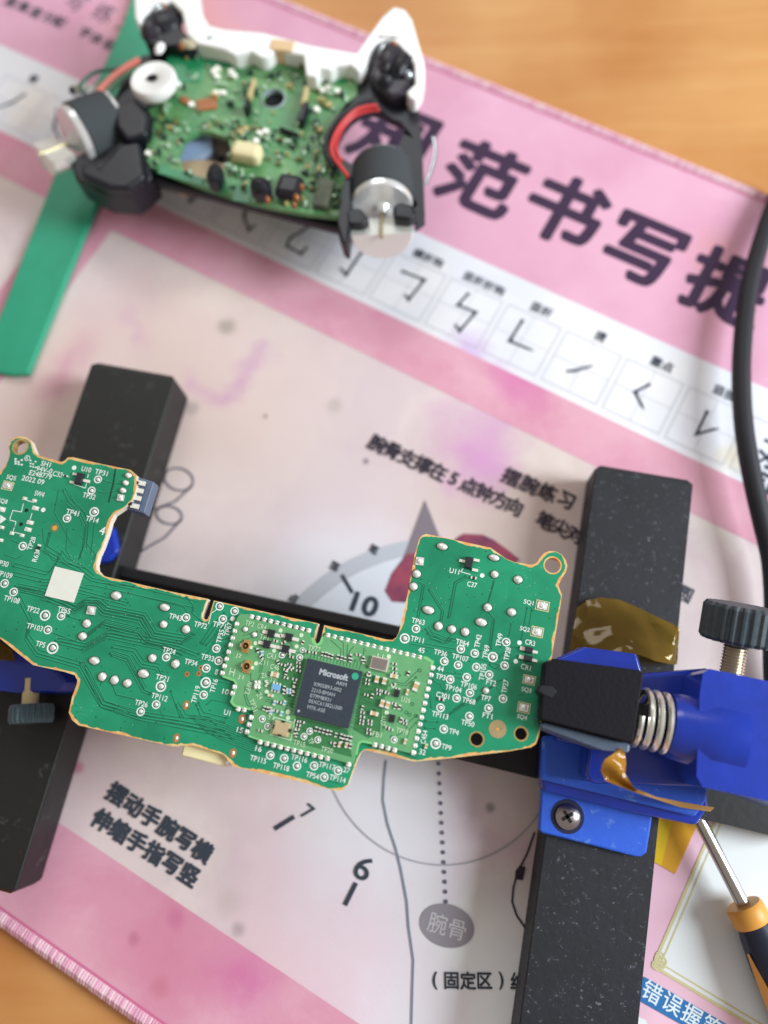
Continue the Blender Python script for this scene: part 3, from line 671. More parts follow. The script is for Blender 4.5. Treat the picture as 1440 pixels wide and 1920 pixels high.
# ---- silkscreen lettering
m_silk = M('silkscreen', (232, 240, 234), rough=.6, spec=.3, var=.08, vscale=2500)
mbs = MB(); ZS = ZB + .00008
def bt(s, px, py, rot=0, h=9.5, cw_=6.4, w=None, bold=.012, z=ZS, mbx=None):
    sc = scale_at(px, py, z); a = BANG + math.radians(rot)
    text(mbx or mbs, s, P2(px, py, z), z, Vector((math.cos(a), math.sin(a))), h=h * sc, w=(w or cw_ * len(s) - 1) * sc, bold=bold)
for s_, x, y, r in [('SH1', 86, 870, 0), ('94V-0', 83, 881, 0), ('E248779', 76, 890, 0), ('2022 09', 62, 900, 0), ('C33', 108, 889, 0), ('U10', 162, 880, 0), ('TP31', 190, 886, 0), ('TP32', 167, 930, 0), ('TP14', 173, 974, 0), ('TP41', 136, 961, 0),
    ('SW4', 74, 926, 0), ('SQ5', 21, 896, 0), ('SQ8', 5, 940, 0), ('TP28', 59, 1019, 90), ('R63', 67, 1044, 90), ('TP30', 4, 1056, 0), ('TP109', 8, 1077, 0), ('TP108', 22, 1124, 0), ('TP22', 62, 1143, 0), ('TP65', 120, 1144, 0), ('TP43', 329, 1157, 0),
    ('TP103', 65, 1176, 0), ('TP5', 76, 1208, 0), ('TP24', 317, 1220, 0), ('TP21', 304, 1271, 0), ('TP112', 299, 1307, 0), ('TP26', 265, 1319, 0), ('TP34', 358, 1242, 0), ('TP33', 389, 1233, 0), ('TP71', 411, 1172, 0), ('TP72', 376, 1172, 0),
    ('TP67', 428, 1180, 90), ('TP35', 413, 1193, 90), ('8', 406, 1260, 0), ('10', 423, 1297, 0), ('TP16', 401, 1286, 90), ('TP119', 367, 1302, 90), ('U1', 426, 1336, 0), ('15', 450, 1369, 0), ('16', 485, 1404, 0), ('TP115', 484, 1424, 0), ('TP118', 527, 1438, 0),
    ('TP116', 561, 1422, 0), ('TP54', 586, 1454, 0), ('TP117', 613, 1436, 0), ('27', 650, 1444, 0), ('TP114', 633, 1460, 0),
    ('45', 790, 1219, 0), ('44', 826, 1254, 0), ('TP3', 826, 1269, 0), ('TP36', 826, 1224, 0), ('TP107', 863, 1233, 0), ('TP64', 867, 1205, 0), ('TP63', 784, 1165, 0), ('TP11', 782, 1199, 0), ('TP42', 896, 1202, 90), ('TP69', 911, 1222, 90), ('TP49', 936, 1200, 90),
    ('TP28', 951, 1226, 90), ('CR3', 994, 1205, 0), ('CR1', 986, 1251, 0), ('SQ1', 991, 1130, 0), ('SQ2', 984, 1180, 0), ('SQ3', 987, 1294, 0), ('SQ4', 979, 1345, 0), ('C37', 885, 1096, 0), ('U11', 852, 1071, 0), ('TP105', 905, 1260, 90), ('FT2', 921, 1280, 0),
    ('TP106', 879, 1285, 0), ('TP27', 947, 1287, 90), ('TP104', 850, 1291, 0), ('C301', 830, 1304, 0), ('TP68', 879, 1314, 0), ('TP7', 911, 1309, 0), ('TP113', 825, 1341, 0), ('FT1', 914, 1342, 0), ('TP50', 877, 1356, 0), ('TP4', 851, 1372, 0), ('C454', 795, 1382, 90), ('TP9', 837, 1401, 0), ('32', 792, 1410, 0)]:
    bt(s_, x, y, r)
bt('4', 192, 995, 0, h=15, w=10)
def sline(pts, wd_=1.4, z=ZS, mbx=None):
    (mbx or mbs).ribbon([P2(x, y, z) for x, y in pts], wd_ * S(*pts[0]), z)
sline([(406, 1143), (396, 1150), (391, 1170)]); sline([(44, 944), (40, 960), (24, 957), (18, 975)]); sline([(60, 962), (56, 975)]); sline([(50, 938), (63, 942)]); sline([(28, 985), (24, 998)]); sline([(18, 975), (30, 978), (27, 990)]); sline([(28, 998), (38, 1001)])
sline([(166, 889), (164, 896)]); sline([(138, 908), (160, 915), (163, 903)]); sline([(868, 1066), (864, 1072), (882, 1077)]); sline([(986, 1220), (1002, 1226)])
# safety mark blocks next to the ear and the diode arrow
for (x, y, ww, hh) in ((35, 866, 17, 13), (62, 870, 14, 16)):
    for q in range(3):
        for t in range(3):
            if (q * 3 + t) % 4 != 3:
                c = P(x + (q - 1) * ww / 3, y + (t - 1) * hh / 3 + (q - 1) * 1.0, ZS); d_ = SB * ww / 7.5
                mbs.prism([(c.x - d_, c.y - d_ * .7), (c.x + d_, c.y - d_ * .9), (c.x + d_, c.y + d_ * .7), (c.x - d_, c.y + d_ * .9)], ZS, ZS)
mbs.ring(P2(51, 859, ZS), SB * 5, SB * 6.3, ZS, n=20); bt('R', 51, 859, 0, h=6, w=4)
mbs.prism(PL([(0, 965), (12, 973), (0, 982)], ZS), ZS, ZS)
for x, y in ((904, 1079), (974, 1205), (967, 1240), (139, 877), (81, 956), (436, 1160)): mbs.disc(P2(x, y, ZS), S(x, y) * 4.3, ZS, n=16)
part('silkscreen_print', mbs, m_silk, board)

# ---- test points: one shared mesh of unit size
m_dark = M('pad_gap', (36, 74, 60), rough=.7)
def tp_mesh():
    mb = MB(); u_ = SB
    mb.ring((0, 0), u_ * .72 * 8, u_ * 8, .00008, n=26, mi=0)
    mb.disc((0, 0), u_ * 4.7, .00007, n=18, mi=2)
    mb.dome((0, 0, .00007), u_ * 4.0, u_ * 4.0, u_ * 1.6, n=12, rings=3, mi=1)
    return mb.mesh('test_point', [m_silk, m_tin, m_dark], smooth=True)
tpm = tp_mesh()
TPS = [(184, 899, 7.5), (172, 920, 7.5), (177, 960, 9), (126, 972, 8), (43, 1024, 8), (9, 1094, 8), (26, 1110, 8), (85, 1154, 10), (115, 1155, 8), (349, 1158, 8), (90, 1181, 8), (99, 1215, 11), (312, 1232, 8), (302, 1287, 10), (293, 1321, 8), (264, 1334, 8),
 (412, 1137, 8), (440, 1146, 8), (418, 1161, 8), (406, 1216, 8), (410, 1239, 8), (387, 1253, 8), (386, 1280, 10), (382, 1303, 8), (507, 1416, 8), (533, 1422, 8), (557, 1436, 8), (589, 1436, 8), (634, 1445, 8), (608, 1457, 8),
 (780, 1179, 8), (759, 1197, 9.5), (864, 1217, 8), (890, 1225, 8), (833, 1240, 8), (859, 1247, 8), (893, 1251, 8), (949, 1204, 8), (924, 1232, 9.5), (946, 1248, 8), (917, 1265, 8), (844, 1274, 8), (875, 1270, 8), (881, 1299, 8), (856, 1309, 8), (943, 1310, 8), (826, 1327, 8), (916, 1328, 8), (880, 1343, 8), (832, 1367, 8), (817, 1394, 10)]
rr = random.Random(5)
for x, y, r in TPS:
    k = r / 8 * S(x, y) / SB; link('test_point', tpm, board, P(x, y, ZB), rotz=rr.uniform(0, 6), scale=(k, k, 1))
# ---- solder joints
sjm = []
for q in range(3):
    random.seed(20 + q); mb = MB(); mb.disc((0, 0), SB * 9.6, .00005, n=18, mi=1); mb.dome((0, 0, .00005), SB * 8, SB * 8, SB * 6, n=14, rings=5, rough=.06)
    sjm.append(mb.mesh('solder_joint', [m_tin, M('flux_ring_%d' % q, (28, 98, 68), rough=.3)], smooth=True))
random.seed(7)
mb = MB(); mb.box((0, 0, SB * 2), SB * 7.5, SB * 7.5, SB * 2); mb.dome((0, 0, SB * 4), SB * 6.5, SB * 6.5, SB * 3, n=8, rings=3); sqm = mb.mesh('square_joint', [m_tin], smooth=True)
for i, (x, y, rx, ry) in enumerate([(218, 1117, 10, 8), (309, 1139, 10, 7), (163, 1169, 8, 8), (155, 1193, 8, 7.5), (307, 1171, 7.5, 7.5), (349, 1180, 8, 8), (177, 1239, 10, 7.5), (192, 1269, 8, 8.5), (215, 1275, 8, 8.5), (239, 1281, 8, 8), (286, 1234, 8, 8), (269, 1263, 10.5, 8), (329, 1245, 8, 8.5),
    (829, 1025, 10.5, 7), (781, 1076, 8, 8), (775, 1100, 8, 8), (926, 1046, 10.5, 6.5), (927, 1077, 7.5, 7.5), (971, 1087, 8.5, 8), (803, 1144, 11.5, 8), (914, 1139, 8, 8), (959, 1148, 8.5, 8), (902, 1167, 11, 8), (822, 1174, 8, 8.5), (847, 1180, 8, 8), (872, 1185, 8, 8.5), (911, 1295, 6.5, 6.5),
    (241, 892, 6.5, 5.5), (236, 906, 6.5, 5.5), (231, 920, 6.5, 5.5)]):
    k = S(x, y) / SB; link('solder_joint', sjm[i % 3], board, P(x, y, ZB), rotz=BANG, scale=(rx / 8 * k, ry / 8 * k, k))
for x, y in ((172, 1145), (787, 1053), (227, 934)):
    k = S(x, y) / SB * (.8 if x == 227 else 1); link('solder_joint', sqm, board, P(x, y, ZB), rotz=BANG + .1, scale=(k, k, k))
# ---- bare copper spots
m_cu = M('bare_copper', (214, 150, 96), rough=.35, metal=.6, var=.15, vscale=1500)
mb = MB(); mb.disc((0, 0), SB * 8, .00006, n=18, mi=0); mb.dome((0, 0, .00006), SB * 3.6, SB * 4, SB * 1.5, n=10, rings=2, mi=1); cum = mb.mesh('copper_pad', [m_cu, m_tin], smooth=True)
for x, y, rx, ry in ((349, 1322, 6, 8.5), (454, 1348, 6.5, 9), (331, 1384, 6, 8.5), (437, 1412, 6.5, 8.5)):
    link('copper_pad', cum, board, P(x, y, ZB), rotz=BANG, scale=(rx / 8, ry / 8, 1))
mb = MB(); mb.ring((0, 0), SB * 1.8, SB * 5, .00007, n=16, mi=0); mb.disc((0, 0), SB * 1.9, .000075, n=10, mi=1); viam = mb.mesh('copper_via', [m_cu, m_dark])
for x, y in ((377, 1252), (373, 1263), (351, 1264)): link('copper_via', viam, board, P(x, y, ZB))
mb = MB(); mb.disc((0, 0), SB * 5, .00008, n=18); mb.ring((0, 0), SB * 5, SB * 9, .00006, n=18, mi=1)
o = link('fiducial', mb.mesh('fiducial', [M('fiducial_copper', (240, 170, 80), rough=.35, metal=.2), M('fiducial_halo', (104, 128, 84), rough=.5)]), board, P(103, 990, ZB))
mb = MB(); mb.disc((0, 0), SB * 16, .00006, n=28); mb.disc((0, 0), SB * 3, .00009, n=10, mi=1)
link('fiducial', mb.mesh('round_fiducial', [M('dull_copper', (164, 144, 104), rough=.45, var=.1, vscale=700), M('bright_copper', (224, 160, 80), rough=.4)]), board, P(933, 1367, ZB))
# ---- parts with leads
m_blk = M('chip_black', (34, 36, 40), rough=.5, var=.15, vscale=1200)
m_end = M('tinned_end', (242, 240, 230), rough=.4, metal=.25, bump=.3)
m_tan = M('ceramic_tan', (206, 170, 120), rough=.5, var=.08, vscale=900)
m_cream = M('cream_plastic', (238, 226, 178), rough=.5)
def rotM(a): return Matrix.Rotation(a, 3, 'Z')
def device(name, px, py, wpx, hpx, leads, z=ZB, height=.0009, mat_=None, parent=None, rot=0, rootz=.00005):
    """black moulded body with gull-wing leads; leads in px offsets along the board axes (dx, dy, w, h)"""
    s_ = scale_at(px, py, z); mb = MB(); a = rotM(BANG + math.radians(rot))
    c = Vector(P(px, py, z))
    hx, hy = wpx * s_ / 2, hpx * s_ / 2
    lo_ = [(-hx, -hy), (hx, -hy), (hx, hy), (-hx, hy)]
    vs_ = []
    for zz, k in ((.0001, 1), (height * .6, 1.0), (height, .88)):
        for x, y in lo_: q = a @ Vector((x * k, y * k, zz)); vs_.append(q)
    fs = [(0, 1, 5, 4), (1, 2, 6, 5), (2, 3, 7, 6), (3, 0, 4, 7), (4, 5, 9, 8), (5, 6, 10, 9), (6, 7, 11, 10), (7, 4, 8, 11), (8, 9, 10, 11), (3, 2, 1, 0)]
    mb.add(vs_, fs, 0)
    for dx, dy, lw, lh in leads:
        q = a @ Vector((dx * s_, -dy * s_, height * .22)); mb.box(q, lw * s_ / 2, lh * s_ / 2, height * .18, a, 1)
    me = mb.mesh(name, [mat_ or m_blk, m_end]); return link(name, me, parent, c)
device('transistor', 151, 899, 13, 22, [(-12, -7, 9, 4), (-12, 9, 9, 4), (13, 1, 12, 5)], parent=board)
device('transistor', 879, 1056, 14, 22, [(-13, -1, 11, 5), (13, -8, 11, 5), (14, 11, 11, 5)], parent=board)
device('diode', 991, 1219, 15, 11, [(-12, 0, 9, 7), (12, 1, 10, 5)], parent=board); device('diode', 990, 1235, 15, 11, [(-13, 0, 9, 7), (12, 1, 10, 5)], parent=board)
def cap2(name, px, py, l, wd_, rot=0, body=None, z=ZB, parent=None, hh=.0004, end=.28):
    s_ = scale_at(px, py, z); mb = MB(); a = rotM(BANG + math.radians(rot))
    mb.box((0, 0, hh / 2), l * s_ / 2 * (1 - end * 1.2), wd_ * s_ / 2 * .94, hh / 2 * .96, a, 0)
    for sg in (-1, 1): mb.box(a @ Vector((sg * l * s_ / 2 * (1 - end * .5), 0, hh / 2)), l * s_ / 2 * end, wd_ * s_ / 2, hh / 2, a, 1)
    return link(name, mb.mesh(name, [body or m_blk, m_end]), parent, P(px, py, z))
cap2('resistor', 888, 1084, 9, 5, parent=board); cap2('resistor', 828, 1311, 9, 6, parent=board); cap2('resistor', 124, 893, 8, 3, parent=board)
cap2('resistor', 799, 1399, 8, 5, 90, body=m_tan, parent=board); cap2('resistor', 73, 1028, 12, 5, 90, parent=board)
# solder pads of the switch footprint and the light sensors
mb = MB(); mb.box((0, 0, SB * .7), SB * 7, SB * 4, SB * .7); mb.dome((0, 0, SB * 1.3), SB * 6, SB * 3.2, SB * 1.2, n=10, rings=2); padm = mb.mesh('solder_pad', [m_end], smooth=True)
for x, y, k in ((67, 953, 1), (57, 980, 1), (53, 993, 1), (47, 935, .65), (65, 939, .65), (23, 1000, .65), (42, 1004, .65), (4, 989, .7), (2, 1013, .7), (3, 955, 1.2)):
    link('solder_pad', padm, board, P(x, y, ZB), rotz=BANG, scale=(k, max(k, .8), 1))
mb = MB()
for x, y in ((50, 957), (40, 983)): mb.disc(P2(x, y, ZB), SB * 4, ZB + .00008, n=14)
part('alignment_holes', mb, M('hole_black', (16, 26, 24), rough=.8), board)
for x, y, ww, hh in ((1017, 1136, 24, 18), (1007, 1185, 22, 18), (992, 1275, 22, 16), (982, 1327, 22, 18), (15, 911, 20, 15)):
    a = rotM(BANG); s_ = S(x, y); mb = MB()
    fr = [a @ Vector((i * ww / 2 * s_, j * hh / 2 * s_, 0)) for i, j in ((-1, -1), (1, -1), (1, 1), (-1, 1))]
    mb.ribbon([(v.x, v.y) for v in fr], 1.5 * s_, .00009, mi=0, closed=True)
    mb.box((0, 0, .00012), ww * .40 * s_, hh * .38 * s_, .00010, a, 1); mb.dome((0, 0, .0002), ww * .26 * s_, hh * .3 * s_, .00022, n=10, rings=3, mi=1, rough=.15)
    link('light_pad', mb.mesh('light_pad', [M('frame_cream_%d' % x, (220, 210, 160), rough=.5), m_tin], smooth=True), board, P(x, y, ZB))
# sticker (its code is left out), slot, header connector, bottom connector
mb = MB(); mb.prism(PL([(103, 1062), (157, 1075), (138, 1130), (84, 1117)], ZB + .0002), ZB + .0001, ZB + .0002)
part('white_sticker', mb, M('sticker_paper', (230, 230, 220), rough=.7, var=.03, vscale=900), board)
mb = MB()
mb.ribbon(PL([(217, 879), (213, 905), (204, 942)], ZB), SB * 3, ZB + .00009); part('scratch_line', mb, M('scratch_dark', (26, 62, 42), rough=.8), board)
m_conn = M('connector_plastic', (92, 104, 128), rough=.35, var=.1, vscale=600)
mb = MB(); mb.prism(PL([(252, 892), (289, 903), (270, 963), (236, 953)], ZB - .001), ZB - .004, ZB - .001)
hc = part('header_connector', mb, m_conn, board, bevel=.0003)
mb = MB(); mb.box((0, 0, 0), SB * 8.5, SB * 4.6, SB * 2, rotM(BANG)); pinm = mb.mesh('pin', [m_end]); 
mb = MB(); mb.box((0, 0, 0), SB * 7, SB * 3, SB * 3, rotM(BANG)); sepm = mb.mesh('pin_block', [m_blk])
for x, y in ((265, 906), (261, 920), (257, 934), (253, 949)): link('pin', pinm, hc, P(x, y, ZB - .0004))
for x, y in ((258, 902), (254, 914), (250, 928), (246, 941)): link('pin_block', sepm, hc, P(x - 4, y + 3, ZB - .0003))
mb = MB(); mb.prism(PL([(343, 1397), (362, 1394), (428, 1412), (430, 1434), (422, 1438), (338, 1417)], ZB - .0012), ZB - .0040, ZB - .0012)
part('side_connector', mb, m_cream, board, bevel=.0004)
mb = MB(); mb.dome(P(429, 1431, ZB - .001), SB * 7, SB * 6, SB * 6, n=10, rings=4, rough=.15); part('solder_blob', mb, m_tin, board, smooth=True)
# dusty flecks on the mask
mb = MB(); rnd = random.Random(11)
for q in range(110):
    x, y = rnd.choice([(rnd.gauss(900, 60), rnd.gauss(1110, 35)), (rnd.gauss(250, 60), rnd.gauss(1140, 40)), (rnd.gauss(160, 40), rnd.gauss(1160, 30)), (rnd.gauss(1000, 30), rnd.gauss(1090, 14)), (rnd.gauss(150, 14), rnd.gauss(1040, 14)), (rnd.gauss(200, 40), rnd.gauss(1330, 20))])
    if inpoly(x, y, outline): 
        a = rnd.uniform(0, 3.1); l = rnd.uniform(.8, 2.6) * SB; c = P(x, y, ZB)
        mb.ribbon([(c.x, c.y), (c.x + l * math.cos(a), c.y + l * math.sin(a))], SB * rnd.uniform(.4, .8), ZB + .00011)
part('dust_flecks', mb, M('dust', (190, 225, 205), rough=.8), board, kind='stuff')

# ================================================================== RADIO MODULE (soldered daughter board)
MT = .0007; ZM = ZB + MT
mpoly = [(450, 1151), (466, 1152), (471, 1160), (580, 1186), (584, 1204), (593, 1211), (602, 1207), (608, 1190), (700, 1208), (803, 1232), (812, 1240), (808, 1250), (772, 1410), (767, 1412), (678, 1390), (672, 1393), (662, 1432), (656, 1432), (620, 1422), (485, 1388), (464, 1380), (476, 1342), (474, 1332), (437, 1324), (431, 1316), (443, 1283), (440, 1277), (416, 1269), (444, 1160)]
m_mod = M('module_mask', (112, 176, 122), rough=.36, col2=(92, 156, 104), vscale=130, bump=.1, bscale=900)
m_mods = M('module_edge', (128, 204, 132), rough=.5)
mp_ = PL(mpoly, ZM)
mb = MB(); mb.prism(mp_, ZB + .00012, ZM, mi=0, smi=1)
mod = part('radio_module', mb, [m_mod, m_mods], board)
# rim of lighter bare mask
mb = MB(); mb.ribbon([P2(x, y, ZM) for x, y in [(585, 1196), (588, 1205), (594, 1210), (601, 1206), (606, 1194)]], SB * 5, ZM + .00003)
mb.ribbon(PL([(668, 1415), (673, 1393), (680, 1390), (700, 1394)], ZM), SB * 4, ZM + .00003); mb.ribbon(PL([(795, 1232), (811, 1241), (808, 1250)], ZM), SB * 5, ZM + .00003)
mb.ribbon(PL([(418, 1268), (440, 1276), (444, 1284), (434, 1316), (440, 1323), (470, 1330)], ZM), SB * 4, ZM + .00003); mb.ribbon(PL([(466, 1380), (490, 1388), (620, 1421)], ZM), SB * 3, ZM + .00003)
part('module_rim', mb, m_mods, mod)
# traces of the module
m_mtr = M('module_trace', (40, 112, 72), rough=.4); m_mtr2 = M('module_shade', (58, 124, 74), rough=.4)
mb = MB(); rnd = random.Random(21)
MTR = [[(455, 1192), (478, 1186), (482, 1184)], [(450, 1204), (462, 1198), (480, 1194)], [(475, 1215), (490, 1218), (496, 1230), (490, 1262), (484, 1275)], [(478, 1220), (487, 1222), (492, 1232), (486, 1262)], [(460, 1286), (458, 1305), (464, 1322), (478, 1328), (490, 1330)], [(464, 1290), (462, 1305), (468, 1320), (480, 1325)],
       [(497, 1310), (520, 1316), (548, 1320)], [(497, 1314), (520, 1320), (548, 1324)], [(470, 1262), (470, 1280)], [(488, 1304), (482, 1296)], [(540, 1225), (546, 1250), (552, 1266)], [(528, 1200), (545, 1206), (552, 1222), (570, 1226)],
       [(735, 1278), (758, 1282), (770, 1270), (785, 1256)], [(738, 1282), (760, 1286), (780, 1270)], [(700, 1300), (716, 1304), (716, 1340), (710, 1372)], [(720, 1330), (718, 1372)], [(743, 1380), (760, 1370), (768, 1352), (782, 1342)], [(762, 1388), (768, 1368), (786, 1348)],
       [(620, 1200), (640, 1218), (638, 1232)], [(632, 1196), (644, 1206), (644, 1232)], [(652, 1208), (650, 1232)], [(664, 1212), (656, 1220), (654, 1234)], [(683, 1214), (680, 1240), (688, 1250)], [(480, 1160), (540, 1172)], [(700, 1330), (690, 1350), (672, 1354)]]
for i in range(22):                     # fan-out right and below the big chip
    t = i / 21; x0_ = 680 - 27 * t; y0_ = 1262 + 98 * t
    MTR.append([(x0_ + 1, y0_), (x0_ + 14, y0_ + rnd.uniform(2, 8)), (x0_ + 24, y0_ + rnd.uniform(0, 8)), (x0_ + 38, y0_ + rnd.uniform(8, 14))])
for i in range(20):
    t = i / 19; x0_ = 556 + 92 * t; y0_ = 1345 + 22 * t
    MTR.append([(x0_, y0_), (x0_ - 3, y0_ + 10), (x0_ + rnd.uniform(-6, 2), y0_ + 20)])
for i in range(16):
    t = i / 15; x0_ = 573 - 22 * t; y0_ = 1245 + 88 * t
    MTR.append([(x0_, y0_), (x0_ - 8, y0_ - 2), (x0_ - 16, y0_ + rnd.uniform(-6, 4))])
for i in range(16):
    t = i / 15; x0_ = 582 + 92 * t; y0_ = 1234 + 21 * t
    MTR.append([(x0_, y0_), (x0_ + 2, y0_ - 8), (x0_ + rnd.uniform(0, 5), y0_ - 14)])
for pts in MTR:
    wpts = PL(pts, ZM); mb.ribbon(wpts, SB * .95, ZM + .00004)
    if rnd.random() < .5: mb.ring(wpts[-1], SB * 1.4, SB * 2.2, ZM + .00004, n=9)
for q in range(60):
    x, y = rnd.uniform(440, 800), rnd.uniform(1170, 1420)
    if inpoly(x, y, mpoly): mb.disc(P2(x, y, ZM), SB * .9, ZM + .00004, n=6)
for x, y in ((752, 1330), (762, 1336), (773, 1320), (787, 1257), (748, 1266), (765, 1263), (768, 1340), (780, 1342), (735, 1382), (536, 1232), (551, 1228), (552, 1240), (541, 1252), (533, 1262)):
    mb.ring(P2(x, y, ZM), SB * 2.2, SB * 3.4, ZM + .00004, n=12)
part('module_traces', mb, [m_mtr], mod, kind='stuff')
# darker inner regions of copper pour under the chips
mb = MB()
for poly in ([(682, 1262), (700, 1268), (730, 1276), (716, 1330), (712, 1378), (690, 1384), (662, 1368)], [(556, 1345), (652, 1368), (660, 1420), (600, 1404), (550, 1392)], [(573, 1236), (556, 1232), (525, 1226), (520, 1290), (548, 1330)]):
    mb.prism(PL(poly, ZM), ZM + .00002, ZM + .00002)
part('ground_pour', mb, m_mtr2, mod)
# module printing
mbs = MB(); ZMS = ZM + .00007
def mt(s, x, y, rot=0, h=9, w=None, mbx=None, cw_=6): bt(s, x, y, rot, h=h, w=w, cw_=cw_, z=ZMS, mbx=mbs, bold=-.012)
for a_ in [('TP2', 468, 1169, 0), ('CR4', 491, 1175, 0), ('TP1', 495, 1195, 0), ('J2', 447, 1230, 0), ('J1', 451, 1270, 0), ('RFF2', 466, 1290, -90), ('Z11', 494, 1242, 0), ('CR3', 509, 1230, 0), ('C46', 515, 1251, 0), ('Z6', 495, 1266, 25), ('T2', 511, 1275, 0),
           ('Z4', 487, 1305, -45), ('TP21', 475, 1322, -52), ('Y1', 507, 1345, 0), ('TP15', 561, 1394, 0), ('TP', 583, 1390, -48), ('TP20', 613, 1406, 0), ('TP77', 589, 1216, 0), ('FB1', 707, 1377, 0), ('TP78', 754, 1371, 0), ('U27', 719, 1352, -90), ('U26', 761, 1312, 0), ('L1', 713, 1230, 0)]: mt(*a_)
mt('H', 435, 1260, 0, h=14, w=10)
for x, y, r in ((526, 1182, 4), (565, 1191, 4), (479, 1206, 4), (556, 1212, 4), (514, 1220, 4), (480, 1244, 4), (500, 1297, 4), (540, 1335, 4.5), (540, 1346, 4), (729, 1231, 4.3), (725, 1336, 4), (738, 1287, 3.5)): mbs.disc(P2(x, y, ZMS), SB * r, ZMS, n=14)
mbs.ribbon(PL([(514, 1345), (552, 1355), (545, 1388), (507, 1377)], ZMS), SB * 1.4, ZMS, closed=True)
part('module_print', mbs, M('module_silk', (206, 232, 196), rough=.6), mod)
for x, y, r in ((492, 1348, 6.3), (502, 1362, 6.3), (581, 1371, 6.3), (570, 1381, 6.3), (596, 1387, 6.3), (529, 1228, 6.3), (562, 1233, 6.3), (567, 1219, 5), (739, 1387, 6.3)):
    k = r / 8 * S(x, y) / SB; link('test_point', tpm, mod, P(x, y, ZM), scale=(k, k, 1))
for x, y in ((460, 1180), (477, 1190)): k = .68; link('solder_joint', sjm[0], mod, P(x, y, ZM), scale=(k, k, k))
# edge solder pads
cas = []
for q in range(3):
    random.seed(40 + q); mb = MB()
    mb.box((0, 0, SB * -.5), SB * 4.3, SB * 3.4, SB * 1.4); mb.dome((0, SB * 1.8, SB * .8), SB * 4.4, SB * 2.6, SB * 2.2, n=9, rings=3, rough=.1); mb.dome((0, -SB * 2.2, SB * .3), SB * 4.4, SB * 2.8, SB * 2.0, n=9, rings=3, rough=.1)
    cas.append(mb.mesh('edge_pad', [m_tin if q else m_end], smooth=True))
random.seed(7)
def row(a, b, n_, rot):
    for i in range(n_):
        t = i / max(1, n_ - 1); x, y = a[0] + (b[0] - a[0]) * t, a[1] + (b[1] - a[1]) * t
        link('edge_pad', cas[i % 3], mod, P(x, y, ZB + .0006), rotz=BANG + math.radians(rot) + rr.uniform(-.1, .1))
row((472, 1156), (579, 1182), 10, 0); row((615, 1191), (787, 1232), 15, 0); row((811, 1252), (775, 1411), 13, 90); row((444, 1170), (417, 1262), 8, 90); row((440, 1288), (436, 1300), 2, 90)
row((447, 1329), (458, 1331), 2, 0); row((471, 1345), (463, 1372), 3, 90); row((488, 1391), (614, 1422), 11, 0); row((654, 1433), (654, 1433), 1, 0); row((703, 1396), (740, 1406), 4, 0)
# big chip with marking
zc_ = ZM + .0010
mb = MB(); mb.prism(PL([(577, 1234), (680, 1259), (653, 1366), (551, 1340)], zc_), ZM + .0001, zc_)
part('main_chip', mb, M('package_black', (46, 56, 68), rough=.55, var=.12, vscale=1500, bump=.2, bscale=4000), mod, bevel=.00006)
mb = MB(); zt = zc_ + .00003
bt('Microsoft', 626, 1265, 0, h=11, w=54, bold=.045, z=zt, mbx=mb)
for s_, x, y, ww in (('ARM', 640, 1282, 20), ('X905893-002', 614, 1288, 54), ('2210-BMAH', 606, 1298, 45), ('BTPMB931', 601, 1308, 40), ('05XC61382U300', 610, 1321, 64), ('MTK-ASE', 593, 1329, 34)):
    bt(s_, x, y, 0, h=6.8, w=ww, bold=0, z=zt, mbx=mb)
mb.disc(P2(560, 1333, zt), SB * 2.4, zt, n=12)
part('chip_marking', mb, M('laser_mark', (176, 184, 190), rough=.6), mod)
mb = MB(); mb.disc(P2(666, 1268, zt), SB * 6.5, zt + .00001, n=18, rot=.3); part('green_dot', mb, M('dot_green', (46, 170, 140), rough=.5), mod)
# cans, coax sockets
def can(name, px, py, wpx, hpx, m_, hgt=.0008, lip=None, ntch=False):
    s_ = scale_at(px, py, ZM); mb = MB(); a = rotM(BANG)
    mb.box((0, 0, hgt * .4), wpx * s_ / 2, hpx * s_ / 2, hgt * .4, a, 1)
    mb.box((0, 0, hgt * .85), wpx * s_ / 2 * .84, hpx * s_ / 2 * .80, hgt * .15, a, 0)
    if ntch:
        for dx, dy, ww, hh in ((0, 1, 4, 2), (0, -1, 4, 2), (1, 0, 2, 4), (-1, 0, 2, 4)):
            mb.box(a @ Vector((dx * wpx * s_ * .5, dy * hpx * s_ * .5, hgt * .5)), ww * s_ * .8, hh * s_ * .8, hgt * .45, a, 2)
    return link(name, mb.mesh(name, [m_, lip or m_, m_blk]), mod, P(px, py, ZM))
can('crystal_can', 529, 1366, 31, 25, M('can_gold', (206, 186, 146), rough=.45, metal=.3, var=.08, vscale=2500), lip=M('can_rim', (232, 214, 170), rough=.35, metal=.5), ntch=True)
can('inductor_can', 712, 1245, 33, 24, M('can_grey', (150, 140, 134), rough=.4, metal=.5, var=.1, vscale=900), lip=M('can_rim_white', (226, 220, 208), rough=.4, metal=.4))
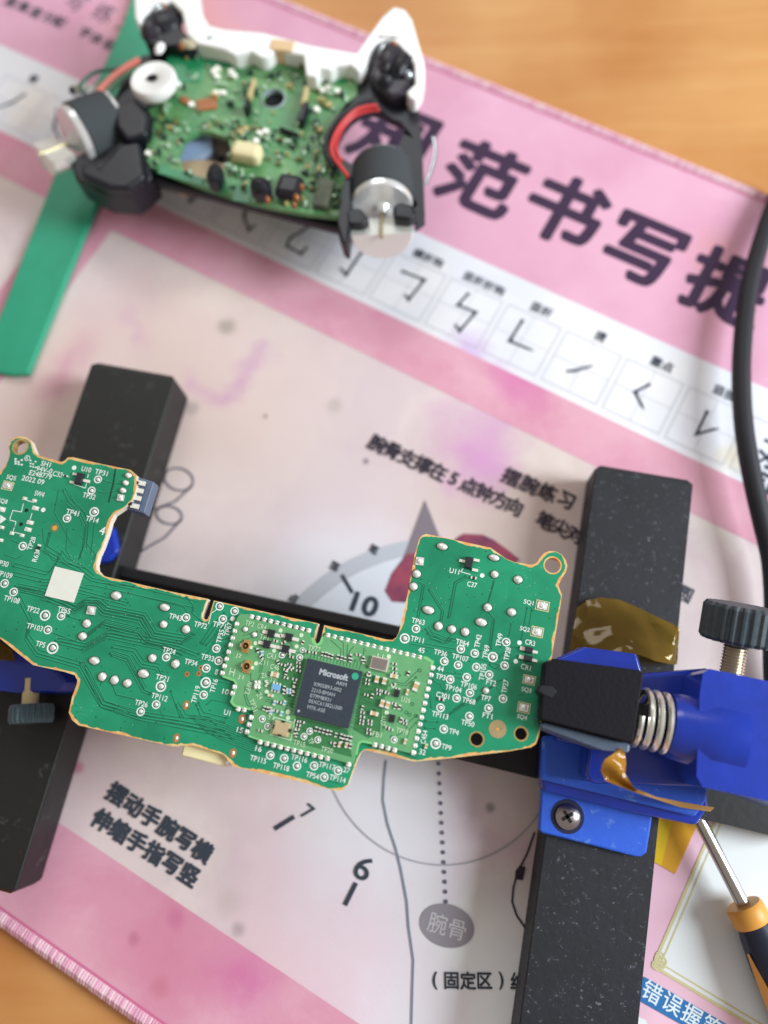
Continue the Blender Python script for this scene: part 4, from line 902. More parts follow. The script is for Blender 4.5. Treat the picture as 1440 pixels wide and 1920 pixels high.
for x, y in ((462, 1212), (464, 1250)):
    mb = MB(); s_ = SB
    mb.box((0, 0, .0001), s_ * 7, s_ * 12, .0001, rotM(BANG), 0); mb.box((0, 0, .0001), s_ * 12, s_ * 3, .00012, rotM(BANG), 2)
    mb.lathe([(s_ * 8.6, 0), (s_ * 8.8, .0006), (s_ * 8.2, .0009), (s_ * 6.4, .0009), (s_ * 6.2, .0003), (s_ * 6.2, .0002)], (0, 0, 0), (0, 0, 1), n=26, mi=0, cap=False)
    mb.disc((0, 0), s_ * 6.3, .00025, n=20, mi=1); mb.dome((0, 0, .0002), s_ * 2, s_ * 2, .0006, n=10, rings=3, mi=0)
    link('coax_socket', mb.mesh('coax_socket', [M('socket_gold_%d' % y, (222, 184, 120), rough=.3, metal=.7), M('socket_dark_%d' % y, (88, 56, 30), rough=.5), m_end], smooth=True), mod, P(x, y, ZM))
for x, y in ((509, 1188), (542, 1195), (501, 1208), (536, 1217)): device('diode', x, y, 14, 14, [(-12, 0, 10, 6), (13, 1, 12, 6)], z=ZM, height=.0006, parent=mod)
device('regulator', 744, 1300, 10, 13, [(-3, -9, 3, 3), (3, -9, 3, 3)], z=ZM, height=.0006, parent=mod); device('regulator', 735, 1347, 11, 14, [], z=ZM, height=.0006, parent=mod)
m_bl = M('ferrite_blue', (120, 176, 216), rough=.5)
device('filter', 518, 1289, 17, 11, [(-6, 7, 3, 4), (0, 7, 3, 4), (6, 7, 3, 4), (-6, -7, 3, 4), (0, -7, 3, 4), (6, -7, 3, 4)], z=ZM, height=.0006, mat_=m_bl, parent=mod)
mb = MB(); mb.box((0, 0, .0002), SB * 5, SB * 6, .0002, rotM(BANG)); 
for dx, dy in ((-3, 5), (3, 5), (-3, -5), (3, -5)): mb.dome((SB * dx, SB * dy, .0003), SB * 3.4, SB * 3.4, .0004, n=9, rings=3, rough=.2)
link('test_socket', mb.mesh('test_socket', [m_end], smooth=True), mod, P(483, 1284, ZM))
# chip capacitors and resistors: shared meshes, unit length 8 px
def capmesh(name, body, L_=8, W_=4.4, H_=.0003):
    mb = MB(); mb.box((0, 0, H_ / 2), SB * L_ / 2 * .62, SB * W_ / 2 * .92, H_ / 2 * .95, None, 0)
    for sg in (-1, 1): mb.box((sg * SB * L_ / 2 * .74, 0, H_ / 2), SB * L_ / 2 * .28, SB * W_ / 2, H_ / 2, None, 1)
    return mb.mesh(name, [body, m_end])
c_blk, c_tan, c_blue = capmesh('chip_resistor', m_blk), capmesh('chip_capacitor', m_tan, H_=.0005), capmesh('chip_ferrite', m_bl)
def comp(me, x, y, rot=0, lx=1, ly=1): link(me.name.split('.')[0], me, mod, P(x, y, ZM), rotz=BANG + math.radians(rot), scale=(lx, ly, 1))
for x, y, rot, lx, ly in ((516, 1265, 0, 1.8, 2.1), (707, 1274, 90, 1.5, 1.7), (721, 1277, 90, 1.5, 1.7), (780, 1287, 82, 2.1, 2.1), (739, 1268, 0, 1.7, 1.7), (717, 1319, 85, 1.6, 1.8), (727, 1322, 85, 1.6, 1.8), (702, 1338, 0, 1.8, 1.7), (637, 1396, 85, 1.2, 1.1), (650, 1397, 85, 1.2, 1.1), (508, 1304, 0, 1.2, 1.2), (760, 1390, 85, 1.2, 1), (764, 1298, 85, 1.4, 1)): comp(c_tan, x, y, rot, lx, ly)
for x, y, rot in ((515, 1318, 85), (534, 1318, 85), (509, 1335, 85), (528, 1338, 85), (542, 1299, 5), (542, 1293, 5), (500, 1280, -55), (492, 1225, -70)): comp(c_blue, x, y, rot, 1.1, 1.1)
RES = [(484, 1220, -60), (491, 1233, -30), (517, 1202, 0), (532, 1205, 40), (541, 1225, 0), (522, 1242, -55), (532, 1247, 0), (547, 1232, 0), (543, 1246, 0), (547, 1252, 0), (536, 1256, 0), (560, 1250, 0), (560, 1258, 0), (537, 1262, 90), (537, 1271, 0), (553, 1274, 0), (544, 1255, 0),
       (568, 1205, 80), (577, 1222, 0), (590, 1224, 0), (605, 1226, 90), (611, 1227, 90), (617, 1229, 90), (623, 1231, 90), (634, 1232, 90), (641, 1234, 90), (647, 1236, 90), (657, 1231, 85), (658, 1238, 85), (672, 1228, 10), (681, 1235, 80), (683, 1241, 80),
       (740, 1245, 0), (740, 1254, 0), (740, 1262, 0), (692, 1266, 0), (692, 1264, 90), (690, 1275, 0), (689, 1282, 0), (766, 1263, 85), (710, 1294, 0), (710, 1301, 0), (720, 1297, 0), (726, 1300, 0), (687, 1303, 0), (698, 1305, 85), (739, 1319, 0), (741, 1326, 85), (749, 1326, 85), (680, 1327, 85), (680, 1336, 0), (680, 1344, 0), (679, 1351, 0), (678, 1357, 0), (694, 1352, 0), (694, 1358, 0), (692, 1368, 0), (692, 1375, 0),
       (727, 1364, 0), (733, 1368, 0), (752, 1350, 85), (759, 1351, 0), (760, 1357, 0), (738, 1284, 30), (533, 1290, 88), (533, 1298, 88), (524, 1317, 0), (517, 1333, 0), (552, 1283, 90), (551, 1292, 90), (550, 1301, 90), (496, 1328, 85), (502, 1330, 85), (507, 1330, 85),
       (556, 1352, 0), (567, 1354, 0), (560, 1360, 0), (558, 1367, 0), (554, 1372, 88), (556, 1378, 88), (489, 1370, 0), (593, 1367, 88), (600, 1369, 88), (607, 1371, 88), (614, 1373, 88), (620, 1374, 88), (630, 1378, 88), (640, 1380, 88), (646, 1382, 88), (652, 1383, 88), (658, 1385, 88), (624, 1393, 0), (628, 1396, 90), (657, 1399, 90), (642, 1388, 88), (650, 1390, 88), (500, 1283, 90), (560, 1243, 0)]
for i, (x, y, rot) in enumerate(RES): comp(c_blk if i % 4 else c_blk, x, y, rot, .95 + .15 * (i % 3 == 0), 1)

# ================================================================== BOARD HOLDER
hold = thing('board_holder', 'blue and black sliding holder with spring jaw and knurled knob gripping the large board', 'board holder', P(700, 1300, 0))
ZR = .0115
m_rub = M('bar_black', (24, 26, 34), rough=.6, speck=((120, 128, 136), 1000, .585), bump=.25, bscale=900, var=.25, vscale=160)
m_rub2 = M('rail_black', (14, 15, 20), rough=.5, speck=((110, 116, 124), 480, .64), bump=.2, bscale=700)
m_rub3 = M('left_bar_black', (24, 25, 25), rough=.5, speck=((66, 68, 64), 300, .58), bump=.15, bscale=900)
m_blue = M('blue_plastic', (22, 54, 168), rough=.26, var=.14, vscale=140, bump=.12, bscale=700, coat=.25, speck=((120, 150, 220), 700, .70))
m_blue2 = M('blue_plastic_worn', (44, 98, 220), rough=.45, speck=((120, 160, 230), 260, .58), bump=.2, bscale=600)
def slab(pts, z0, z1, zref=None):
    mb = MB(); mb.prism(PL(pts, z1 if zref is None else zref), z0, z1); return mb
# bars: real rectangular bars, length direction from the two ridge ends
def bar(name, A, B, L, m_, z=ZR, chamf=.0011):
    """A, B ends of one long top edge (pixels), L a point on the opposite edge"""
    a, b, l = Vector(P2(*A, z)), Vector(P2(*B, z)), Vector(P2(*L, z)); e = (b - a).normalized(); n_ = Vector((-e.y, e.x))
    wd_ = (l - a).dot(n_)
    q = [a, b, b + n_ * wd_, a + n_ * wd_]
    c = (q[0] + q[2]) / 2
    mb = MB(); mb.prism([tuple(p) for p in q], .0002, z)
    return part(name, mb, m_, hold, bevel=chamf, seg=1)
bar('end_bar', (329, 703), (24, 1680), (172, 676), m_rub3)
bar('end_bar', (1118, 868), (962, 2010), (1302, 900), m_rub)
# rail across
ra, rb = P2(175, 1052, .0075), P2(1520, 1345, .0075); rc, rd = P2(1520, 1585, .0075), P2(140, 1250, .0075)
mb = MB(); mb.prism([ra, rb, rc, rd], .002, .0075); part('rail', mb, m_rub2, hold, bevel=.0008)
a_, b_ = Vector(ra), Vector(rb); e = (b_ - a_).normalized(); n_ = Vector((-e.y, e.x))
mb = MB(); mb.prism([tuple(a_ + n_ * .0002), tuple(b_ + n_ * .0002), tuple(b_ - n_ * .0022), tuple(a_ - n_ * .0022)], .0072, .0092); part('rail_lip', mb, m_rub2, hold, bevel=.0004)
# right carriage
mb = slab([(1016, 1478), (1011, 1556), (1018, 1563), (1190, 1606), (1204, 1606), (1213, 1598), (1224, 1530)], .0108, .0134); flap = part('mounting_flap', mb, m_blue2, hold, bevel=.0005)
mb = slab([(1020, 1390), (1016, 1462), (1018, 1482), (1224, 1532), (1306, 1548), (1312, 1540), (1330, 1512), (1320, 1440)], .0100, .0165); part('carriage_base', mb, m_blue, hold, bevel=.0006)
mb = slab([(1018, 1380), (1014, 1462), (1304, 1532), (1326, 1500), (1330, 1405), (1200, 1380)], .0160, .0186); part('carriage_plate', mb, m_blue2, hold, bevel=.0005)
mb = slab([(1040, 1235), (1090, 1212), (1196, 1226), (1206, 1262), (1204, 1400), (1098, 1400), (1045, 1390)], .0100, .0235); part('carriage_block', mb, m_blue, hold, bevel=.0010)
mb = slab([(1196, 1262), (1326, 1252), (1345, 1262), (1345, 1480), (1316, 1476), (1106, 1470), (1098, 1452), (1102, 1398)], .0185, .0255); part('carriage_body', mb, m_blue, hold, bevel=.0010)
mb = slab([(1318, 1262), (1330, 1254), (1445, 1278), (1520, 1302), (1520, 1530), (1440, 1502), (1318, 1476), (1306, 1455), (1312, 1300)], .0165, .0362); part('carriage_head', mb, m_blue, hold, bevel=.0022, seg=4)
J = BX3
sc = P(1215, 1350, .0315)
mb = MB(); mb.lathe([(.0052, -.0010), (.0056, .0002), (.0058, .0028), (.0066, .0052), (.0066, .0105)], P(1262, 1361, .0312), J, n=36); part('spring_socket', mb, m_blue, hold, smooth=True)
mb = MB(); mb.lathe([(.0024, 0), (.0024, .009)], P(1178, 1340, .0312), J, n=20); part('guide_pin', mb, m_rub2, hold, smooth=True)
mb = MB(); pts = []
p0 = P(1190, 1343, .0312); nrm = Vector((0, 0, 1)); sid = J.cross(nrm).normalized()
for i in range(14 * 24 + 1):
    t = i / (14 * 24); a = t * 2 * math.pi * 4.2; 
    pts.append(p0 + J * (t * .0068) + (nrm * math.cos(a) + sid * math.sin(a)) * .0047)
pts = pts[::3]
mb.tube(pts, .00056, n=8); part('spring', mb, M('spring_steel', (236, 234, 226), rough=.26, metal=.8), hold, smooth=True)
# black jaw with a slot that takes the board edge
m_jaw = M('jaw_black', (14, 11, 20), rough=.6, spec=.22, speck=((160, 160, 170), 900, .68), bump=.35, bscale=1500)
m_jaw2 = M('jaw_edge', (84, 98, 118), rough=.4, speck=((200, 210, 220), 1200, .60), bump=.4, bscale=1200)
mb = slab([(1022, 1240), (1040, 1235), (1203, 1257), (1207, 1262), (1188, 1390), (1183, 1393), (1018, 1350), (1013, 1344)], .0345, .0388); part('jaw', mb, m_jaw, hold, bevel=.0004)
mb = slab([(1018, 1352), (1184, 1395), (1181, 1412), (1130, 1407), (1010, 1362)], .0250, .0366); part('jaw_lip', mb, m_jaw2, hold, bevel=.0008)
mb = slab([(1060, 1245), (1203, 1262), (1187, 1388), (1042, 1358)], .0235, .0346); part('jaw_back', mb, m_jaw, hold, bevel=.0004)
m_clear = M('clear_film', (70, 120, 112), rough=.15, alpha=.45)
mb = slab([(1014, 1262), (1040, 1245), (1030, 1300), (1014, 1352), (1000, 1352), (1010, 1315), (1004, 1290)], .0341, .0352); part('jaw_pad', mb, m_clear, hold, bevel=.0002)
mb = slab([(1014, 1284), (1036, 1286), (1046, 1296), (1034, 1310), (1018, 1303), (1006, 1296)], .0353, .03895); part('jaw_notch', mb, M('notch_black', (12, 14, 22), rough=.7), hold, bevel=.0003)
# phillips screw on the flap
def phillips(parent, px, py, z, r, name='screw'):
    mb = MB(); mb.lathe([(r * 1.05, .0), (r, .0006), (r * .75, .0011), (r * .4, .0013), (0, .0014)], P(px, py, z), (0, 0, 1), n=28)
    o_ = part(name, mb, M('screw_steel_%d' % px, (176, 168, 170), rough=.28, metal=1.0, bump=.3, bscale=900), parent, smooth=True)
    mb = MB(); c = P(px, py, z + .0014)
    for a in (.5, .5 + math.pi / 2): mb.box(c, r * .52, r * .13, .00012, rotM(a))
    part('cross_recess', mb, M('recess_dark_%d' % px, (24, 22, 26), rough=.8), o_)
mb = MB(); c = P(1064, 1531, .01345); mb.ring(c, .0021, .0031, .01346, n=28); part('screw_well', mb, M('well_dark', (20, 28, 70), rough=.5), hold)
phillips(hold, 1064, 1531, .0133, .0023)
# knurled knob and its threaded screw, lying along the picture's vertical
def knob(tag_, ctr_px, z, r, length, scr_r, scr_len, m_k, m_s, axis, screw=True):
    c = P(*ctr_px, z)
    def rf(i): return 1.0 if i % 4 in (0, 1) else .93
    mb = MB(); mb.lathe([(r * .5, 0), (r * .93, .0), (r, .0006), (r, length - .0006), (r * .93, length), (r * .5, length)], c, axis, n=96, rfun=rf)
    part('knob', mb, m_k, hold, smooth=False)
    if not screw: return
    prof = []
    k = int(scr_len / .00055)
    for i in range(k): prof += [(scr_r, -scr_len + i * .00055), (scr_r * .86, -scr_len + i * .00055 + .00028)]
    mb = MB(); mb.lathe(prof, c, axis, n=24); part('threaded_screw', mb, m_s, hold, smooth=True)
m_knob = M('knob_black', (58, 68, 76), rough=.45, var=.2, vscale=900, bump=.2, bscale=2500)
m_thr = M('thread_steel', (206, 196, 176), rough=.3, metal=.9)
kax = (P(1384, 1150, .030) - P(1378, 1260, .030)).normalized(); kax = (kax + Vector((0, 0, .30))).normalized()
knob('r', (1381, 1204), .0300, .0064, .0066, .0021, .0075, m_knob, m_thr, kax)
o = link('jaw_scrap', None) if False else None
mb = MB(); mb.dome(P(1385, 1392, .0361), .0009, .0012, .0004, n=9, rings=3, rough=.35); mb.dome(P(1378, 1402, .0361), .0008, .0006, .0004, n=8, rings=3, rough=.35); mb.dome(P(1389, 1404, .0361), .0006, .0006, .0004, n=8, rings=3, rough=.35)
part('plastic_flake', mb, M('flake', (222, 200, 196), rough=.8), hold)
# left jaw, seen around the board
mb = slab([(-40, 1215), (40, 1225), (112, 1262), (124, 1278), (108, 1298), (30, 1300), (-40, 1290)], .008, .0180); part('left_carriage', mb, m_blue, hold, bevel=.001)
mb = slab([(170, 985), (214, 985), (222, 1030), (205, 1052), (160, 1058)], .006, .0128); part('left_carriage', mb, m_blue, hold, bevel=.001)
mb = slab([(-150, 1010), (-70, 1000), (-80, 1110), (-160, 1120)], .0100, .0322); part('left_jaw', mb, m_jaw, hold, bevel=.0004)
mb = slab([(-170, 1010), (-85, 1000), (-95, 1110), (-180, 1120)], .0342, .0385); part('left_jaw', mb, m_jaw, hold, bevel=.0004)
mb = slab([(-220, 1000), (-120, 995), (-125, 1120), (-220, 1125)], .0100, .0362); part('left_jaw', mb, m_blue, hold, bevel=.0008)
lax = (P(58, 1290, .017) - P(55, 1340, .017)).normalized()
m_thr2 = M('thread_cream', (226, 214, 170), rough=.4, metal=.3); m_knob2 = M('knob_grey', (70, 92, 104), rough=.5, var=.15, vscale=900)
knob('l', (58, 1356), .0165, .0042, .0036, .0017, .0001, m_knob2, m_thr2, lax, screw=False)
mb = MB(); mb.lathe([(.0016, 0), (.0016, .006)], P(56, 1330, .0165), lax, n=20); part('threaded_screw', mb, m_thr2, hold, smooth=True)

# ---- amber polyimide tape
def tape_material(name, c1, c2, dens=.55):
    m = bpy.data.materials.new(name); m.use_nodes = True; nt = m.node_tree; n = nt.nodes; n.clear()
    out = n.new('ShaderNodeOutputMaterial'); tr = n.new('ShaderNodeBsdfTransparent'); tr.inputs[0].default_value = (*lin(c1), 1)
    df = n.new('ShaderNodeBsdfDiffuse'); df.inputs[0].default_value = (*lin(c2), 1); gl = n.new('ShaderNodeBsdfGlossy'); gl.inputs['Roughness'].default_value = .08
    m1 = n.new('ShaderNodeMixShader'); m1.inputs[0].default_value = dens; nt.links.new(tr.outputs[0], m1.inputs[1]); nt.links.new(df.outputs[0], m1.inputs[2])
    fr = n.new('ShaderNodeFresnel'); fr.inputs[0].default_value = 1.35
    m2 = n.new('ShaderNodeMixShader'); nt.links.new(fr.outputs[0], m2.inputs[0]); nt.links.new(m1.outputs[0], m2.inputs[1]); nt.links.new(gl.outputs[0], m2.inputs[2])
    nt.links.new(m2.outputs[0], out.inputs[0]); return m
m_tape = tape_material('amber_tape', (238, 210, 130), (168, 142, 66), .22)
def sheet(name, top, bot, zf, m_, rows=14, parent=None, th=.00006, cols=40):
    def samp(l, t):
        x = t * (len(l) - 1); i = min(int(x), len(l) - 2); f = x - i; return (l[i][0] + (l[i + 1][0] - l[i][0]) * f, l[i][1] + (l[i + 1][1] - l[i][1]) * f)
    vs_ = []
    for side in (0, 1):
        for j in range(rows + 1):
            for i in range(cols + 1):
                u_, v_ = i / cols, j / rows; a, b = samp(top, u_), samp(bot, u_)
                z = zf(u_, v_); p = P(a[0] + (b[0] - a[0]) * v_, a[1] + (b[1] - a[1]) * v_, z); p.z -= side * th; vs_.append(p)
    k = cols + 1; N_ = k * (rows + 1); fs = []
    for j in range(rows):
        for i in range(cols):
            q = (j * k + i, (j + 1) * k + i, (j + 1) * k + i + 1, j * k + i + 1); fs.append(q); fs.append(tuple(N_ + x for x in reversed(q)))
    for i in range(cols): fs.append((i, i + 1, N_ + i + 1, N_ + i)); fs.append((rows * k + i + 1, rows * k + i, N_ + rows * k + i, N_ + rows * k + i + 1))
    for j in range(rows): fs.append(((j + 1) * k, j * k, N_ + j * k, N_ + (j + 1) * k)); fs.append((j * k + cols, (j + 1) * k + cols, N_ + (j + 1) * k + cols, N_ + j * k + cols))
    mb = MB(); mb.add(vs_, fs); return part(name, mb, m_, parent, smooth=True)
def wr(u_, v_): return .0131 + .0007 * noise.noise(Vector((u_ * 5, v_ * 3, 2))) + .00016 * noise.noise(Vector((u_ * 10, v_ * 7, 7))) + .0035 * max(0, math.sin(u_ * math.pi)) * v_
tp = sheet('amber_tape', [(1082, 1140), (1100, 1126), (1125, 1120), (1160, 1124), (1195, 1138), (1235, 1158), (1262, 1170), (1274, 1178)], [(1066, 1232), (1100, 1228), (1140, 1228), (1175, 1226), (1200, 1228), (1230, 1240), (1262, 1246), (1270, 1246)], wr, m_tape)
tp['label'] = 'wide translucent amber tape wrapped wrinkled over the upper right black bar'; tp['category'] = 'tape'
def wr2(u_, v_): return .0160 + .006 * (1 - u_) + .0012 * math.sin(v_ * 6 + u_ * 4)
tp2 = sheet('amber_tape', [(1166, 1402), (1172, 1412), (1174, 1430), (1172, 1452), (1190, 1478), (1230, 1494), (1280, 1504), (1340, 1514)], [(1134, 1424), (1128, 1436), (1126, 1446), (1136, 1464), (1180, 1482), (1228, 1498), (1276, 1514), (1332, 1522)], lambda u_, v_: .0375 - .004 * u_ - .0008 * math.sin(v_ * 5 + u_ * 9) if u_ < .6 else .0351 - .016 * (u_ - .6) / .4, tape_material('brown_tape', (220, 160, 60), (178, 126, 44), .75), rows=6, cols=40)
tp2['label'] = 'curled brown strip of tape peeling off the blue body below the spring'; tp2['category'] = 'tape'
mb = MB(); mb.prism(PL([(1221, 1527), (1262, 1532), (1240, 1624), (1213, 1608)], .0005), .0003, .0005); mb.prism(PL([(1262, 1532), (1308, 1546), (1266, 1639), (1240, 1624)], .0005), .0003, .0005, mi=1)
ts = part('yellow_tape_slip', mb, [M('tape_yellow', (236, 196, 20), rough=.35), M('tape_orange', (226, 164, 34), rough=.35)], smooth=False)
ts['label'] = 'small two-tone yellow and orange slip lying on the mat under the blue carriage'; ts['category'] = 'tape slip'
sheet_l = sheet('amber_tape', [(-30, 1196), (0, 1205), (22, 1218)], [(-30, 1230), (0, 1238), (30, 1240)], lambda a, b: .0200 + .001 * b, m_tape, rows=4, cols=6)
sheet_l['label'] = 'small scrap of amber tape on the blue block at the left edge below the board'; sheet_l['category'] = 'tape'

# ================================================================== CABLE
cp = [(1475, 330), (1445, 400), (1422, 470), (1404, 540), (1394, 620), (1390, 700), (1393, 780), (1402, 850), (1416, 920), (1430, 980), (1446, 1050), (1452, 1130), (1450, 1200), (1452, 1280), (1462, 1360)]
def smoothpath(pts, z, n_=8):
    out = []
    P_ = [Vector((a, b)) for a, b in pts]
    for i in range(len(P_) - 1):
        p0, p1, p2, p3 = P_[max(i - 1, 0)], P_[i], P_[i + 1], P_[min(i + 2, len(P_) - 1)]
        for j in range(n_):
            t = j / n_; q = .5 * ((2 * p1) + (p2 - p0) * t + (2 * p0 - 5 * p1 + 4 * p2 - p3) * t * t + (3 * p1 - p0 - 3 * p2 + p3) * t ** 3)
            out.append(P(q.x, q.y, z((i + t) / (len(P_) - 1)) if callable(z) else z))
    out.append(P(*pts[-1], z(1) if callable(z) else z)); return out
mb = MB(); mb.tube(smoothpath(cp, lambda t: .0026 + .004 * math.sin(math.pi * t)), .00205, n=18)
cb = part('power_cable', mb, M('cable_black', (26, 27, 36), rough=.6, var=.1, vscale=300), smooth=True)
cb['label'] = 'thick black cable running down the right edge of the desk mat'; cb['category'] = 'cable'

# ================================================================== SCREWDRIVER
sd = thing('screwdriver', 'small screwdriver with steel shaft and black and orange handle at the lower right corner', 'screwdriver', P(1400, 1710, 0))
zs = .0052
a0, a1 = P(1312, 1538, zs), P(1397, 1702, zs); ax = (a1 - a0).normalized()
m_st = M('shaft_steel', (196, 194, 190), rough=.25, metal=1.0)
mb = MB(); mb.lathe([(.0002, -.004), (.0012, -.003), (.00125, 0), (.0013, (a1 - a0).length)], a0, ax, n=20); part('shaft', mb, m_st, sd, smooth=True)
m_or = M('handle_orange', (226, 160, 66), rough=.45, var=.05, vscale=300); m_hb = M('handle_black', (30, 36, 58), rough=.4)
mb = MB(); mb.lathe([(.0008, -.0002), (.0032, -.0002), (.0035, .0003), (.0036, .0030), (.0034, .0034)], a1 - ax * .0005, ax, n=32); part('collar', mb, m_or, sd, smooth=True)
mb = MB(); mb.lathe([(.0031, 0), (.0036, .002), (.0044, .007), (.0048, .013), (.0048, .030), (.0042, .036), (.002, .040)], a1 + ax * .0029, ax, n=32); part('handle', mb, m_hb, sd, smooth=True)
sdn = Vector((0, 0, 1)).cross(ax).normalized()
for ang_ in (50, 170, 290):
    r_ = math.radians(ang_); dirn = (Vector((0, 0, 1)) * math.cos(r_) + sdn * math.sin(r_))
    mb = MB(); vs_ = []; nseg = 16
    Rr = [(.0046, 0), (.0049, .004), (.0052, .010), (.0052, .018), (.0051, .026), (.0049, .030)]
    for kx in range(nseg + 1):
        t = kx / nseg; hgt = .0036 + .027 * t; rad = .0037 + .0013 * min(1, t * 2.2) + .00035
        half = .38 * math.sin(math.pi * min(max(t, .02), .98)) ** .6
        for q in range(7):
            a = -half + 2 * half * q / 6; side = dirn * math.cos(a) + ax.cross(dirn) * math.sin(a)
            vs_.append(a1 + ax * (hgt + .0029) + side * (rad + .0001 * math.cos(a * 3)))
    mb.add(vs_, [(i * 7 + j, i * 7 + j + 1, (i + 1) * 7 + j + 1, (i + 1) * 7 + j) for i in range(nseg) for j in range(6)])
    part('grip_inlay', mb, m_or, sd, smooth=True)

# ================================================================== DISASSEMBLED GAMEPAD
gp = thing('disassembled_gamepad', 'opened gamepad with bare green board, white shell rim and two silver rumble motors', 'gamepad', P(500, 240, 0))
ZG = .018
m_shell = M('shell_white', (250, 250, 248), rough=.35, spec=.5, coat=.2)
m_gblk = M('frame_black', (20, 22, 32), rough=.42, var=.25, vscale=260, bump=.25, bscale=350, speck=((96, 110, 124), 240, .66))
m_gpcb = M('gamepad_board', (120, 168, 110), rough=.45, col2=(46, 128, 78), vscale=110, bump=.2, bscale=500, speck=((176, 200, 150), 260, .56))
def gslab(name, pts, z0, z1, m_, bevel=.0008, holes=(), seg=2, parent=None):
    mb = MB(); mb.prism(PL(pts, z1), z0, z1, holes=[PL(h, z1) for h in holes]); return part(name, mb, m_, parent or gp, bevel=bevel, seg=seg)
ring_h = [(631, 275), (636, 255), (645, 238), (658, 222), (674, 211), (695, 206), (717, 208), (735, 222), (752, 228), (761, 240), (752, 262), (735, 290), (705, 306), (662, 309), (640, 295)]
octo = lambda cx, cy, r, n_=8, a0=.39: [(cx + r * math.cos(a0 + 2 * math.pi * i / n_), cy + r * math.sin(a0 + 2 * math.pi * i / n_)) for i in range(n_)]
big = [(345, 262), (372, 246), (400, 248), (426, 258), (434, 282), (428, 306), (408, 330), (380, 334), (342, 318), (334, 290)]
gslab('lower_frame', [(246, 352), (276, 338), (400, 368), (482, 390), (640, 432), (645, 400), (690, 330), (620, 325), (520, 360), (275, 310), (262, 320)], .0138, .0165, m_gblk)
gslab('side_frame', [(671, 128), (700, 118), (762, 170), (780, 192), (786, 215), (792, 280), (797, 410), (778, 424), (770, 360), (650, 330), (626, 300), (618, 262), (626, 225), (646, 196), (668, 178)], .0165, .0190, m_gblk, holes=[ring_h])
gslab('motor_cradle', [(646, 330), (660, 326), (660, 400), (652, 462), (640, 452), (632, 425)], .016, .022, m_gblk)
gslab('side_frame', [(228, 150), (250, 128), (300, 170), (312, 196), (276, 204), (276, 280), (286, 330), (262, 352), (243, 366), (190, 362), (140, 334), (128, 300), (200, 260), (215, 235), (205, 200)], .0105, .0185, m_gblk)
gslab('side_frame', [(262, 102), (330, 92), (345, 104), (334, 112), (300, 112), (285, 150), (256, 138)], .010, .0180, m_gblk)
mb = MB(); mb.prism(PL([(318, 105), (345, 92), (384, 78), (430, 88), (500, 98), (600, 124), (672, 136), (674, 160), (671, 178), (650, 205), (628, 226), (618, 262), (622, 290), (650, 320), (648, 408), (560, 398), (473, 380), (396, 356), (281, 312), (274, 300), (277, 205), (300, 190), (328, 160), (330, 130)], ZG + .001), ZG - .0006, ZG + .001,
    holes=[PL(big, ZG + .001), PL(octo(514, 187, 20, 20), ZG + .001)])
gb = part('gamepad_board', mb, m_gpcb, gp, bevel=.0002)
# inner blue-grey piece seen through the big window
gslab('window_insert', [(325, 235), (390, 235), (398, 280), (380, 300), (325, 305)], .010, .0150, M('insert_blue', (168, 192, 232), rough=.4))
gslab('window_insert', [(325, 300), (380, 296), (440, 310), (440, 345), (325, 345)], .010, .0148, M('insert_tan', (206, 180, 146), rough=.5))
gslab('window_insert', [(388, 235), (445, 235), (445, 315), (380, 300), (398, 280)], .008, .0125, M('insert_grey', (150, 136, 136), rough=.5))
for x, y in ((398, 292), (414, 298)): mb = MB(); mb.disc(P(x, y, .0127), .0011, .0127, n=14); part('insert_hole', mb, m_gblk, gp)
mb = MB(); mb.lathe([(.0031, -.006), (.0031, .0002), (.0029, .0004), (.0027, .0004), (.0026, -.006)], P(513, 186, ZG + .001), (0, 0, 1), n=28, cap=False); part('post', mb, M('post_grey', (150, 168, 170), rough=.5), gb, smooth=True)
mb = MB(); mb.disc(P(513, 186, ZG), .0026, ZG, n=20); part('post_hole_dark', mb, M('black_void', (10, 12, 18), rough=.9), gb)  # black disc near the surface stands for the shade inside the hole
# shell rim
shell = [(247, -60), (366, -60), (376, 20), (392, 46), (430, 55), (500, 61), (582, 83), (668, 98), (690, 66), (718, 28), (732, 15), (745, 12), (760, 17), (773, 36), (783, 72), (796, 116), (797, 142), (792, 168), (780, 186), (768, 184), (761, 172), (778, 156), (776, 122), (764, 100), (748, 84), (724, 72), (704, 80), (694, 94), (686, 120), (672, 134),
         (656, 121), (632, 122), (619, 131), (598, 128), (594, 144), (573, 141), (568, 103), (515, 93), (500, 106), (487, 107), (470, 96), (440, 104), (420, 92), (370, 82), (350, 64), (340, 20), (320, 2), (290, 10), (268, 30), (262, 48), (252, 34)]
gslab('white_shell', shell, .0188, .0232, m_shell, bevel=.0022, seg=4)
# rounded grip tip on the right
mb = MB()
for i, (px, py, r, z) in enumerate([(744, 40, 28, .021), (752, 60, 32, .020), (765, 90, 27, .020)]):
    pass
